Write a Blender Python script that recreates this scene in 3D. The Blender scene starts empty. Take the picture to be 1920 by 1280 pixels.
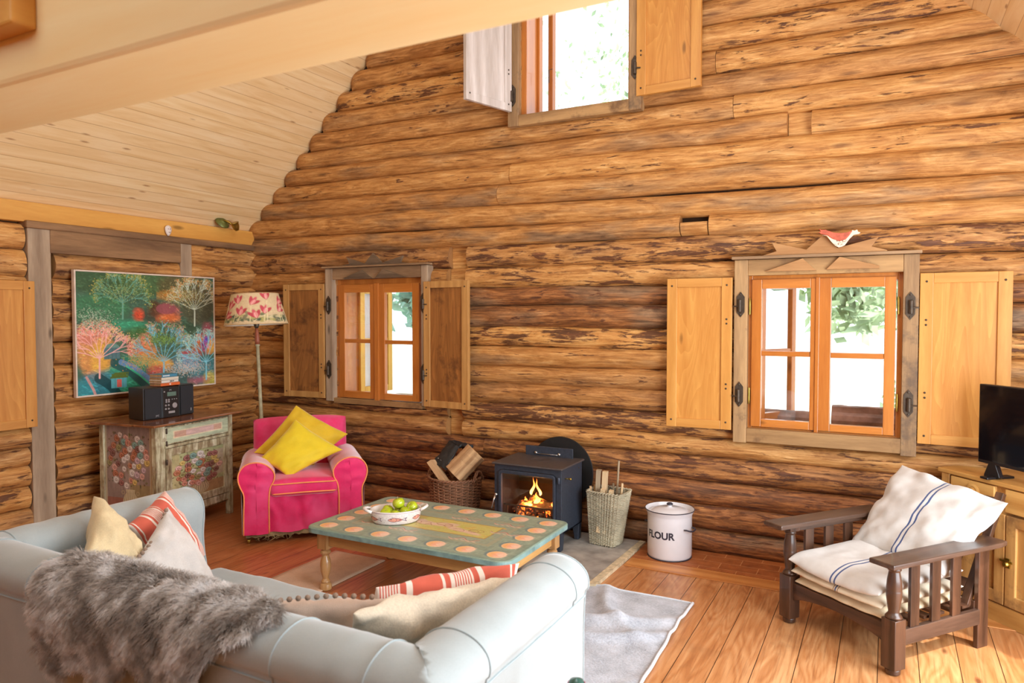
import bpy, bmesh, math, random
import numpy as np
from mathutils import Vector, Matrix, noise as mnoise
S = bpy.context.scene
COL = S.collection
PI = math.pi
random.seed(7)
R = math.radians

# ---------------------------------------------------------------- camera, light, exposure
CAMZ = 1.65
YAW, PITCH = math.atan(705/1340.), math.atan(46/1340.)
cam = bpy.data.objects.new('camera', bpy.data.cameras.new('camera')); COL.objects.link(cam)
cam.data.sensor_width = 36; cam.data.lens = 1340/1920*36
cam.location = (0, 0, CAMZ); cam.rotation_euler = (PI/2-PITCH, 0, YAW)
cam.data.clip_start = .05; cam.data.clip_end = 200
cam.data.dof.use_dof = True; cam.data.dof.focus_distance = 4.3; cam.data.dof.aperture_fstop = 3.2
S.camera = cam
S.view_settings.view_transform = 'Standard'; S.view_settings.look = 'None'
S.view_settings.exposure = 0.5; S.view_settings.gamma = 1.0; S.view_settings.use_curve_mapping = False
w = bpy.data.worlds.new('sky'); S.world = w; w.use_nodes = True
bg = w.node_tree.nodes['Background']; bg.inputs[0].default_value = (.82, .92, 1, 1); bg.inputs[1].default_value = 1.7
def light(name, kind, loc, rot, energy, color=(1, 1, 1), **k):
    d = bpy.data.lights.new(name, kind); d.energy = energy; d.color = color
    for a, b in k.items(): setattr(d, a, b)
    o = bpy.data.objects.new(name, d); COL.objects.link(o); o.location = loc; o.rotation_euler = rot
    return o
def aim(d): return Vector(d).to_track_quat('-Z', 'Y').to_euler()
light('sun', 'SUN', (6, 0, 6), aim((-1, .35, -1.45)), 4.0, (1, .96, .90), angle=R(2))
light('daylight_glass_door', 'AREA', (1.36, 2.55, 1.25), aim((-1, .12, -.05)), 125, (.86, .94, 1), shape='RECTANGLE', size=2.4, size_y=2.0)
light('added_overhead_light', 'AREA', (-.7, 2.1, 4.15), aim((-.35, .35, -1)), 48, (.86, .94, 1), shape='RECTANGLE', size=1.8, size_y=1.6)  # no rooflight is built; lamp added to brighten the back wall

# ---------------------------------------------------------------- helpers
def srgb(r, g, b):
    f = lambda c: (c/255/12.92) if c/255 <= .04045 else ((c/255+.055)/1.055)**2.4
    if r >= g >= b and b < 200: g += .09*(r-g); b += .08*(g-b)   # the room's own wood is less orange than it looks in warm light
    return (f(r), f(g), f(b), 1)
def tag(o, label=None, cat=None, group=None, kind=None):
    if label: o['label'] = label
    if cat: o['category'] = cat
    if group: o['group'] = group
    if kind: o['kind'] = kind
    return o
def empty(name, loc=(0, 0, 0), rz=0, parent=None, rot=None):
    o = bpy.data.objects.new(name, None); COL.objects.link(o); o.location = loc
    o.rotation_euler = rot if rot else (0, 0, rz); o.empty_display_size = .1
    if parent: o.parent = parent
    return o
def copy_tree(o, parent=None):
    c = o.copy(); COL.objects.link(c); c.parent = parent
    for ch in [x for x in bpy.data.objects if x.parent == o]: copy_tree(ch, c)
    return c
def sub(v, n=1): return [a for a in v]
class MB:
    def __init__(s): s.v = []; s.f = []; s.m = []; s.lc = []; s.col = []; s.mi = 0; s.off = (0, 0, 0)
    def vert(s, p, lc=None, col=None):
        s.v.append(tuple(p)); s.lc.append(lc or (0, 0, 0)); s.col.append(col or (1, 1, 1)); return len(s.v)-1
    def face(s, *i): s.f.append(tuple(i)); s.m.append(s.mi)
    def box(s, a, b, M=None):
        x0, y0, z0 = a; x1, y1, z1 = b
        P = [(x0,y0,z0),(x1,y0,z0),(x1,y1,z0),(x0,y1,z0),(x0,y0,z1),(x1,y0,z1),(x1,y1,z1),(x0,y1,z1)]
        if M: P = [M @ Vector(p) for p in P]
        k = [s.vert(p) for p in P]
        for q in ((0,3,2,1),(4,5,6,7),(0,1,5,4),(1,2,6,5),(2,3,7,6),(3,0,4,7)): s.face(*[k[i] for i in q])
        return s
    def cbox(s, c, d, M=None):
        return s.box([c[i]-d[i]/2 for i in range(3)], [c[i]+d[i]/2 for i in range(3)], M)
    def prism(s, pts, h0, h1, plane='xz', M=None):
        def T(p, h):
            q = {'xz': (p[0], h, p[1]), 'xy': (p[0], p[1], h), 'yz': (h, p[0], p[1])}[plane]
            return M @ Vector(q) if M else q
        n = len(pts); A = [s.vert(T(p, h0)) for p in pts]; B = [s.vert(T(p, h1)) for p in pts]
        s.face(*A); s.face(*B[::-1])
        for i in range(n): s.face(A[i], B[i], B[(i+1) % n], A[(i+1) % n])
        return s
    def lathe(s, prof, c=(0, 0, 0), n=24, M=None, sx=1, sy=1, caps=True, fn=None):
        rings = []
        for r, z in prof:
            ring = []
            for i in range(n):
                t = 2*PI*i/n; k = fn(t) if fn else 1
                p = Vector((c[0]+r*k*math.cos(t)*sx, c[1]+r*k*math.sin(t)*sy, c[2]+z))
                if M: p = M @ p
                ring.append(s.vert(p))
            rings.append(ring)
        for a, b in zip(rings, rings[1:]):
            for i in range(n): s.face(a[i], a[(i+1) % n], b[(i+1) % n], b[i])
        if caps: s.face(*rings[0][::-1]); s.face(*rings[-1])
        return s
    def tube(s, path, r, n=8, closed=False, caps=True):
        P = [Vector(p) for p in path]; m = len(P); rings = []
        up = None
        for i, p in enumerate(P):
            if closed: t = P[(i+1) % m]-P[i-1]
            else: t = P[min(i+1, m-1)]-P[max(i-1, 0)]
            t = t.normalized() if t.length > 1e-9 else Vector((0, 0, 1))
            if up is None: up = t.orthogonal().normalized()
            up = (up-t*up.dot(t)); up = up.normalized() if up.length > 1e-6 else t.orthogonal().normalized()
            sd = t.cross(up); rr = r[i] if hasattr(r, '__len__') else r
            rings.append([s.vert(p+(up*math.cos(2*PI*k/n)+sd*math.sin(2*PI*k/n))*rr) for k in range(n)])
        for i in range(m if closed else m-1):
            a, b = rings[i], rings[(i+1) % m]
            for k in range(n): s.face(a[k], a[(k+1) % n], b[(k+1) % n], b[k])
        if caps and not closed: s.face(*rings[0][::-1]); s.face(*rings[-1])
        return s
    def grid(s, fn, nu, nv, lc=None, col=None, wrapu=False, flip=False):
        idx = []
        for i in range(nu if wrapu else nu+1):
            row = []
            for j in range(nv+1):
                u, v = i/nu, j/nv
                row.append(s.vert(fn(u, v), lc(u, v) if lc else (u, v, 0), col(u, v) if col else None))
            idx.append(row)
        L = len(idx)
        for i in range(nu):
            a, b = idx[i], idx[(i+1) % L]
            for j in range(nv):
                q = (a[j], b[j], b[j+1], a[j+1]); s.face(*(q[::-1] if flip else q))
        return s
    def build(s, name, mats, parent=None, smooth=False, bevel=0, loc=None, rot=None, seg=2, fixn=True, subd=0, angle=None):
        me = bpy.data.meshes.new(name); me.from_pydata(s.v, [], s.f); me.update()
        if not isinstance(mats, (list, tuple)): mats = [mats]
        for m_ in mats: me.materials.append(m_)
        if len(mats) > 1: me.polygons.foreach_set('material_index', s.m)
        if any(x != (0, 0, 0) for x in s.lc[:400]) or any(x != (0, 0, 0) for x in s.lc[-50:]):
            a = me.attributes.new('lc', 'FLOAT_VECTOR', 'POINT'); a.data.foreach_set('vector', np.array(s.lc, dtype=np.float32).ravel())
        if any(x != (1, 1, 1) for x in s.col):
            c = np.ones((len(s.v), 4), dtype=np.float32); c[:, :3] = np.array(s.col)
            a = me.attributes.new('paint', 'FLOAT_COLOR', 'POINT'); a.data.foreach_set('color', c.ravel())
        if fixn:
            b = bmesh.new(); b.from_mesh(me); bmesh.ops.recalc_face_normals(b, faces=b.faces); b.to_mesh(me); b.free()
        if smooth: me.polygons.foreach_set('use_smooth', [True]*len(me.polygons))
        o = bpy.data.objects.new(name, me); COL.objects.link(o)
        if bevel:
            md = o.modifiers.new('bevel', 'BEVEL'); md.width = bevel; md.segments = seg; md.limit_method = 'ANGLE'; md.angle_limit = R(40)
        if subd:
            md = o.modifiers.new('sub', 'SUBSURF'); md.levels = subd; md.render_levels = subd
        if smooth and angle:
            b = bmesh.new(); b.from_mesh(me)
            for e in b.edges:
                if len(e.link_faces) == 2 and e.calc_face_angle(0) > R(angle): e.smooth = False
            b.to_mesh(me); b.free()
        if loc: o.location = loc
        if rot: o.rotation_euler = rot
        if parent: o.parent = parent
        return o
def nz(x, y, z=0, s=1.0): return mnoise.noise(Vector((x*s, y*s, z*s)))

# ---------------------------------------------------------------- materials
class T:
    """small wrapper round a material's node tree"""
    def __init__(s, name):
        s.m = bpy.data.materials.new(name); s.m.use_nodes = True; s.t = s.m.node_tree
        s.b = s.t.nodes['Principled BSDF']
    def n(s, kind, **k):
        x = s.t.nodes.new(kind)
        for a, b in k.items(): setattr(x, a, b)
        return x
    def put(s, inp, v):
        if isinstance(v, bpy.types.NodeSocket): s.t.links.new(v, inp)
        elif v is not None: inp.default_value = v
    def coord(s, sc=(1, 1, 1), attr=None, loc=(0, 0, 0)):
        if attr: src = s.n('ShaderNodeAttribute', attribute_name=attr).outputs['Vector']
        else: src = s.n('ShaderNodeTexCoord').outputs['Object']
        mp = s.n('ShaderNodeMapping'); s.put(mp.inputs[0], src); mp.inputs[3].default_value = sc; mp.inputs[1].default_value = loc
        return mp.outputs[0]
    def noise(s, vec, scale, detail=3, rough=.55, dist=0):
        x = s.n('ShaderNodeTexNoise'); s.put(x.inputs['Vector'], vec); x.inputs['Scale'].default_value = scale
        x.inputs['Detail'].default_value = detail; x.inputs['Roughness'].default_value = rough; x.inputs['Distortion'].default_value = dist
        return x.outputs[0]
    def ramp(s, f, stops, mode='LINEAR'):
        x = s.n('ShaderNodeValToRGB'); s.put(x.inputs[0], f); e = x.color_ramp.elements; x.color_ramp.interpolation = mode
        while len(e) < len(stops): e.new(.5)
        for i, (p, c) in enumerate(stops):
            e[i].position = p; e[i].color = c if len(c) == 4 else (*c, 1)
        return x.outputs[0]
    def mix(s, f, a, b, mode='MIX'):
        x = s.n('ShaderNodeMix', data_type='RGBA', blend_type=mode); s.put(x.inputs[0], f); s.put(x.inputs[6], a); s.put(x.inputs[7], b); return x.outputs[2]
    def math(s, op, a, b=None, c=None):
        x = s.n('ShaderNodeMath', operation=op); s.put(x.inputs[0], a)
        if b is not None: s.put(x.inputs[1], b)
        if c is not None: s.put(x.inputs[2], c)
        return x.outputs[0]
    def sep(s, v): x = s.n('ShaderNodeSeparateXYZ'); s.put(x.inputs[0], v); return x.outputs
    def comb(s, x, y, z):
        c = s.n('ShaderNodeCombineXYZ'); s.put(c.inputs[0], x); s.put(c.inputs[1], y); s.put(c.inputs[2], z); return c.outputs[0]
    def step(s, f, lo, hi): # smooth 0..1
        x = s.n('ShaderNodeMapRange'); s.put(x.inputs[0], f); x.inputs[1].default_value = lo; x.inputs[2].default_value = hi; return x.outputs[0]
    def bump(s, h, strength=.3, dist=.01, base=None):
        x = s.n('ShaderNodeBump'); s.put(x.inputs['Height'], h); x.inputs['Strength'].default_value = strength; x.inputs['Distance'].default_value = dist
        s.put(s.b.inputs['Normal'], x.outputs[0])
    def out(s, col=None, rough=None, metal=None, **k):
        s.put(s.b.inputs['Base Color'], col); s.put(s.b.inputs['Roughness'], rough); s.put(s.b.inputs['Metallic'], metal)
        for a, b in k.items(): s.put(s.b.inputs[a.replace('_', ' ')], b)
        return s.m
W1 = (1, 1, 1, 1); K0 = (0, 0, 0, 1)
def plain(name, c, rough=.5, metal=0, var=.12, sc=12, bump=0, **k):
    t = T(name); v = t.coord(); f = t.noise(v, sc, 3)
    d = tuple(x*(1-var*1.6) for x in c[:3])+(1,); l = tuple(min(1, x*(1+var)) for x in c[:3])+(1,)
    if bump: t.bump(t.noise(v, sc*3, 3), bump, .004)
    return t.out(t.ramp(f, [(.3, d), (.7, l)]), rough, metal, **k)
def wood(name, dark, light, axis='x', sc=1.0, rough=.5, ring=.5, bump=.15, knots=True, worn=None, coat=0, bands=0):
    """sawn wood: long grain along one axis of the object"""
    t = T(name); st = {'x': (1, 9, 9), 'y': (9, 1, 9), 'z': (9, 9, 1)}[axis]
    v = t.coord(tuple(a*sc for a in st))
    big = t.noise(v, 1.3, 4, .6, 1.2); fine = t.noise(v, 9, 3, .6)
    wv = t.n('ShaderNodeTexWave', wave_type='RINGS', rings_direction={'x': 'X', 'y': 'Y', 'z': 'Z'}[axis])
    st2 = {'x': (.35, 1.6, 1.6), 'y': (1.6, .35, 1.6), 'z': (1.6, 1.6, .35)}[axis]
    t.put(wv.inputs[0], t.coord(tuple(a*sc for a in st2), loc=(.3, .2, .15))); wv.inputs['Scale'].default_value = 2.2; wv.inputs['Distortion'].default_value = 6; wv.inputs['Detail'].default_value = 2; wv.inputs['Detail Scale'].default_value = .8
    f = t.mix(ring, big, wv.outputs['Fac']); f = t.mix(.3, f, fine)
    if bands: # flame-shaped growth rings of a flat-sawn board
        st3 = {'x': (.5, 4.6, 4.6), 'y': (4.6, .5, 4.6), 'z': (4.6, 4.6, .5)}[axis]
        rg = t.noise(t.coord(tuple(a*sc for a in st3), loc=(.7, .1, .4)), 1.0, 2, .45, .5); bd = t.math('FRACT', t.math('MULTIPLY', rg, 24))
        f = t.mix(bands, f, t.math('POWER', bd, 1.6))
    c = t.ramp(f, [(.25, dark), (.55, tuple((a+b)/2 for a, b in zip(dark, light))), (.78, light)])
    if knots:
        vo = t.n('ShaderNodeTexVoronoi'); t.put(vo.inputs[0], t.coord({'x': (2.2, 7, 7), 'y': (7, 2.2, 7), 'z': (7, 7, 2.2)}[axis])); vo.inputs['Scale'].default_value = sc
        kf = t.step(vo.outputs['Distance'], .13, .05)
        c = t.mix(t.math('MULTIPLY', kf, .75), c, tuple(x*.35 for x in dark[:3])+(1,))
    if worn:
        wn = t.step(t.noise(t.coord(), 4.5, 5, .65), .53, .66); c = t.mix(wn, c, worn)
    t.bump(f, bump, .006)
    return t.out(c, rough, Coat_Weight=coat)
def logmat(name, tone=1.0):
    """peeled log: lc = (distance along, distance round, log number); paint.r = how bright this log is drawn, own tone with any painted shade, paint.g = how much bark is left"""
    t = T(name); at = t.n('ShaderNodeAttribute', attribute_name='paint'); ps = t.n('ShaderNodeSeparateColor'); t.put(ps.inputs[0], at.outputs['Color'])
    a, bk, rd = ps.outputs[0], ps.outputs[1], ps.outputs[2]
    v1 = t.coord((2.8, 10, 1), 'lc'); v2 = t.coord((4.2, 58, 1), 'lc'); v3 = t.coord((1.1, 13, 1), 'lc', (5, 3, 8))
    base = t.noise(v1, 1.3, 8, .70, 1.1); fine = t.noise(v2, 1.0, 5, .68, .3)
    f = t.mix(.5, base, fine); f = t.math('ADD', t.math('MULTIPLY', t.math('SUBTRACT', f, .5), 1.35), .49)
    pale = t.ramp(f, [(.27, srgb(150, 84, 34)), (.43, srgb(206, 136, 66)), (.56, srgb(230, 168, 94)), (.72, srgb(246, 200, 132))])
    deep = t.ramp(f, [(.27, srgb(56, 27, 13)), (.43, srgb(106, 55, 27)), (.56, srgb(156, 88, 44)), (.72, srgb(204, 134, 76))])
    c = t.mix(a, deep, pale)
    grey = t.ramp(f, [(.3, srgb(84, 62, 44)), (.6, srgb(156, 120, 88)), (.75, srgb(200, 164, 126))])
    gm = t.math('MULTIPLY', t.step(t.noise(v1, .5, 3, .6), .48, .64), rd)
    c = t.mix(gm, c, grey)
    # strips of dark bark left on the log: ragged, stretched along it
    n1 = t.noise(t.coord((3.0, 17, 1), 'lc', (2, 9, 4)), 1.0, 8, .62, .9)
    n2 = t.noise(t.coord((8, 42, 1), 'lc', (7, 1, 2)), 1.0, 7, .7, .5)
    nn = t.math('ADD', t.math('MULTIPLY', n1, .6), t.math('MULTIPLY', n2, .4))
    lim = t.math('SUBTRACT', .640, t.math('MULTIPLY', bk, .175))
    mk = t.math('MULTIPLY', t.math('SUBTRACT', nn, lim), 26); mk.node.use_clamp = True
    bark = t.ramp(fine, [(.35, srgb(60, 28, 16)), (.6, srgb(104, 54, 32)), (.75, srgb(146, 84, 50))])
    c = t.mix(t.math('MULTIPLY', mk, .92), c, bark)
    # drying cracks
    ck = t.noise(t.coord((1.3, 70, 1), 'lc', (1, 5, 3)), 1.0, 4, .6, .25)
    cm = t.math('MULTIPLY', t.step(ck, .665, .70), .8)
    c = t.mix(cm, c, srgb(56, 28, 14))
    vo = t.n('ShaderNodeTexVoronoi'); t.put(vo.inputs[0], t.coord((2.1, 8, 3.7), 'lc', (.3, .2, .1))); vo.inputs['Scale'].default_value = 1
    kf = t.step(vo.outputs['Distance'], .17, .05); c = t.mix(t.math('MULTIPLY', kf, .6), c, srgb(92, 46, 20))
    t.bump(t.math('SUBTRACT', t.math('ADD', f, t.math('MULTIPLY', mk, .5)), t.math('MULTIPLY', cm, 1.2)), .55, .012)
    return t.out(c, .6)
M = {}
M['log'] = logmat('peeled_log_wood')
M['board_ceiling'] = None
def ceiling_mat():
    t = T('pale_pine_ceiling_boards'); v = t.sep(t.coord())
    s = t.math('DIVIDE', v[0], .098)    # across (object x runs up the slope)
    fl = t.math('FLOOR', s); fr = t.math('FRACT', s)
    wn = t.n('ShaderNodeTexWhiteNoise', noise_dimensions='1D'); t.put(wn.inputs['W'], fl)
    vec = t.comb(t.math('MULTIPLY', v[0], 14), t.math('ADD', t.math('MULTIPLY', v[1], 1.2), t.math('MULTIPLY', wn.outputs[0], 37)), fl)
    f = t.noise(vec, 1.1, 5, .6, .8)
    c = t.ramp(f, [(.3, srgb(232, 190, 130)), (.5, srgb(244, 210, 156)), (.7, srgb(252, 226, 180))])
    c = t.mix(t.math('MULTIPLY', wn.outputs[0], .25), c, srgb(224, 180, 130))
    vo = t.n('ShaderNodeTexVoronoi'); t.put(vo.inputs[0], t.comb(t.math('MULTIPLY', v[0], 11), t.math('MULTIPLY', v[1], 2.6), fl)); vo.inputs['Scale'].default_value = 1
    c = t.mix(t.math('MULTIPLY', t.step(vo.outputs['Distance'], .11, .04), .7), c, srgb(160, 100, 60))
    g = t.math('LESS_THAN', fr, .045)
    c = t.mix(t.math('MULTIPLY', g, .55), c, srgb(176, 122, 70))
    t.bump(t.math('SUBTRACT', 0, g), .5, .006)
    return t.out(c, .5)
M['board_ceiling'] = ceiling_mat()
def floor_mat():
    t = T('old_pine_floorboards'); v = t.sep(t.coord())
    s = t.math('DIVIDE', t.math('ADD', v[0], .02), .172); fl = t.math('FLOOR', s); fr = t.math('FRACT', s)
    wn = t.n('ShaderNodeTexWhiteNoise', noise_dimensions='1D'); t.put(wn.inputs['W'], fl); r = wn.outputs[0]
    yy = t.math('ADD', v[1], t.math('MULTIPLY', r, 51))
    vec = t.comb(t.math('MULTIPLY', v[0], 16), t.math('MULTIPLY', yy, 1.6), fl)
    f = t.noise(vec, 1.0, 6, .62, 1.0)
    # cathedral grain: distorted bands
    ring = t.noise(t.comb(t.math('MULTIPLY', v[0], 5), t.math('MULTIPLY', yy, .8), fl), 1.0, 2, .5, .4)
    bd = t.math('FRACT', t.math('MULTIPLY', ring, 15)); bd = t.math('ABSOLUTE', t.math('SUBTRACT', bd, .5))
    g = t.mix(.3, f, bd)
    c = t.ramp(g, [(.15, srgb(140, 76, 40)), (.36, srgb(188, 120, 72)), (.6, srgb(216, 158, 108))])
    warm = t.mix(.5, c, srgb(200, 112, 52), 'MULTIPLY')
    # towards the left of the room the boards are a deeper, redder orange
    pos = t.math('ADD', v[0], t.math('MULTIPLY', t.noise(t.coord(), .9, 3), 1.6))
    c = t.mix(t.step(pos, -.3, -2.2), c, warm)
    c = t.mix(t.math('MULTIPLY', r, .45), c, srgb(166, 96, 54))
    fs = t.noise(t.comb(t.math('MULTIPLY', v[0], 70), t.math('MULTIPLY', yy, 2.2), fl), 1.0, 4, .65); c = t.mix(t.math('MULTIPLY', t.step(fs, .52, .66), .45), c, srgb(128, 66, 34))
    st = t.step(t.noise(t.coord((1, 1, 1)), 3.2, 5, .6), .56, .72); c = t.mix(t.math('MULTIPLY', st, .4), c, srgb(126, 78, 48))
    vo = t.n('ShaderNodeTexVoronoi'); t.put(vo.inputs[0], t.comb(t.math('MULTIPLY', v[0], 6), t.math('MULTIPLY', yy, 2.4), fl)); vo.inputs['Scale'].default_value = 1
    c = t.mix(t.math('MULTIPLY', t.step(vo.outputs['Distance'], .12, .05), .8), c, srgb(96, 46, 22))
    gap = t.math('LESS_THAN', fr, .022); c = t.mix(gap, c, srgb(62, 34, 18))
    t.bump(t.math('SUBTRACT', t.math('MULTIPLY', f, .25), gap), .4, .006)
    return t.out(c, .34)
M['floor'] = floor_mat()
M['beam'] = wood('planed_beam_pine', srgb(246, 208, 142), srgb(254, 234, 182), 'x', .6, .55, .25, .05, False)
M['plate'] = wood('wall_plate_pine', srgb(206, 136, 54), srgb(232, 172, 84), 'y', .8, .5, .3, .1)
M['grey_wood'] = wood('weathered_grey_board', srgb(136, 110, 88), srgb(194, 168, 140), 'z', 1.0, .75, .35, .3)
M['grey_wood_x'] = wood('weathered_grey_board_flat', srgb(112, 80, 54), srgb(182, 144, 106), 'x', 1.0, .75, .35, .3)
M['grey_wood_y'] = wood('weathered_grey_lintel', srgb(104, 72, 48), srgb(168, 124, 84), 'y', 1.0, .75, .35, .3)
M['tan_wood_x'] = wood('weathered_tan_board', srgb(132, 92, 54), srgb(198, 152, 98), 'x', 1.0, .65, .3, .2, True, srgb(120, 84, 52))
M['tan_wood_z'] = wood('weathered_tan_stile', srgb(122, 88, 58), srgb(200, 156, 106), 'z', 1.0, .65, .3, .2, True, srgb(104, 80, 60))
M['dark_carved'] = wood('dark_carved_wood', srgb(78, 60, 46), srgb(140, 112, 86), 'x', 1.6, .7, .3, .3)
M['tan_carved'] = wood('tan_carved_wood', srgb(152, 100, 56), srgb(198, 146, 94), 'x', 1.4, .7, .3, .2, False)
M['sash'] = wood('orange_varnished_pine', srgb(168, 86, 26), srgb(210, 126, 52), 'z', 1.0, .35, .25, .06, True, None, .3)
M['sash_x'] = wood('orange_varnished_pine_rail', srgb(168, 86, 26), srgb(210, 126, 52), 'x', 1.0, .35, .25, .06, True, None, .3)
M['oak'] = wood('golden_oak_panel', srgb(190, 116, 46), srgb(222, 156, 76), 'z', 1.1, .4, .2, .1, True, None, 0, .17)
M['oak_rail'] = wood('golden_oak_rail', srgb(190, 120, 50), srgb(220, 156, 78), 'x', 1.1, .4, .25, .1, False)
M['oak_stile'] = wood('golden_oak_stile', srgb(190, 120, 50), srgb(220, 156, 78), 'z', 1.1, .4, .25, .1, False)
M['old_panel'] = wood('brown_old_shutter_panel', srgb(122, 70, 30), srgb(182, 114, 54), 'z', 1.1, .5, .15, .15, True, srgb(96, 54, 26), 0, .2)
M['old_frame'] = wood('brown_old_shutter_frame', srgb(168, 112, 56), srgb(212, 158, 92), 'z', 1.1, .5, .25, .15, False)
M['white_weathered'] = wood('whitened_weathered_board', srgb(176, 160, 150), srgb(226, 216, 210), 'z', 1.0, .8, .3, .25, True)
M['iron'] = plain('black_iron', srgb(80, 66, 54), .5, .5, .2, 40, .2)
M['brass'] = plain('aged_brass', srgb(178, 146, 62), .28, .9, .2, 30)
def glass_mat():
    t = T('window_glass'); tr = t.n('ShaderNodeBsdfTransparent'); gl = t.n('ShaderNodeBsdfGlossy'); gl.inputs['Roughness'].default_value = .02
    mx = t.n('ShaderNodeMixShader'); mx.inputs[0].default_value = .06; t.t.links.new(tr.outputs[0], mx.inputs[1]); t.t.links.new(gl.outputs[0], mx.inputs[2])
    t.t.links.new(mx.outputs[0], t.t.nodes['Material Output'].inputs[0]); return t.m
M['glass'] = glass_mat()

# ---------------------------------------------------------------- the log walls
# seams between the logs of the back wall: (height at x=-5, height at x=.7), bottom first
SEAM = [(0,0),(.155,.16),(.325,.335),(.495,.50),(.665,.67),(.815,.80),(.955,.965),(1.11,1.13),(1.25,1.28),(1.42,1.41),(1.57,1.565),(1.745,1.735),(1.90,1.86),(2.065,2.03),
        (2.25,2.20),(2.40,2.35),(2.58,2.49),(2.735,2.66),(2.885,2.83),(3.03,2.99),(3.18,3.15),(3.34,3.31),(3.51,3.46),(3.67,3.64),(3.84,3.81),(4.01,3.99),(4.18,4.17),(4.36,4.36),(4.54,4.54),(4.72,4.72),(4.9,4.9),(5.1,5.1),(5.3,5.3)]
OPEN = [(-.85, .11, .85, 1.965), (-4.42, -3.46, .86, 1.99), (-2.55, -1.66, 3.17, 4.35)]   # holes for the windows: x0,x1,z0,z1
JOINT = {21: [-1.07], 19: [-.95], 17: [-2.66], 18: [-.605, -.459], 16: [-2.77], 13: [-3.232, -3.066], 12: [-3.25, -3.07], 5: [-3.253, -3.106], 4: [-3.253, -3.106], 14: [-1.11], 22: [-4.02], 3: [-2.9]}
PATCH = {(13, -3.232), (12, -3.25), (5, -3.253), (18, -.605), (4, -3.253)}   # short flat filler blocks
YW = 5.04
def roof_left(z): return -5.60+(z-2.45)/.985
def roof_right(z): return 1.42-(z-2.45)/1.02
def log_piece(mb, x0, x1, zf, key, axis='x', clamp=None, base=YW, tone=(.5, .5, .3), flat=False, endtaper=0):
    """one log seen from the room; zf(x) gives its lower and upper seam; the face is a bulging arc"""
    n = max(2, int((x1-x0)/.055)); na = 11
    rows = []
    for i in range(n+1):
        x = x0+(x1-x0)*i/n
        zl, zu = zf(x); h = (zu-zl)/2+.006; zc = (zl+zu)/2
        w1 = nz(x*.9, key*3.1)*.016+nz(x*3.3, key*5.7)*.009
        zc += nz(x*.7, key*7.3)*.016+nz(x*2.6, key*4.3)*.006; h *= 1+nz(x*1.7, key*2.9)*.06; e = 1.0
        if endtaper: # rounded log end
            d = min(x-x0, 9); e = math.sqrt(max(0.02, 1-max(0, 1-d/endtaper)**2))
        row = []
        for k in range(na+1):
            a = -PI/2+PI*k/na
            bul = .095 if not flat else .03
            cs = math.cos(a)**(.75 if not flat else .3)
            r = 1+nz(x*2.1, key*9+a*1.3, 2)*.10+nz(x*7, key+a*2, 5)*.04
            y = base+.062-(bul*cs*r*(.35+.65*e))-w1*.8
            z = zc+h*math.sin(a)*(1 if not flat else 1)
            if clamp: z = min(max(z, clamp[0]), clamp[1])
            p = (x, y, z) if axis == 'x' else (-y+(base*2-5.52 if False else 0), x, z)
            row.append(mb.vert(p, (x+key*3.37, a*.09+key*.71, key*1.13), tone))
        rows.append(row)
    for a, b in zip(rows, rows[1:]):
        for k in range(na): mb.face(a[k], b[k], b[k+1], a[k+1])
    for row, fl in ((rows[0], 1), (rows[-1], 0)):
        back = []
        c = mb.vert(((mb.v[row[0]][0], mb.v[row[0]][1], (mb.v[row[0]][2]+mb.v[row[-1]][2])/2)), (x0*3, key*5., key*1.), (min(1, tone[0]+.2), 0, 0))
        for k in range(na): mb.face(*((row[k], row[k+1], c) if fl else (row[k+1], row[k], c)))
def lerp(a, b, t): return a+(b-a)*t
wb = MB(); rnd = random.Random(3)
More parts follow.
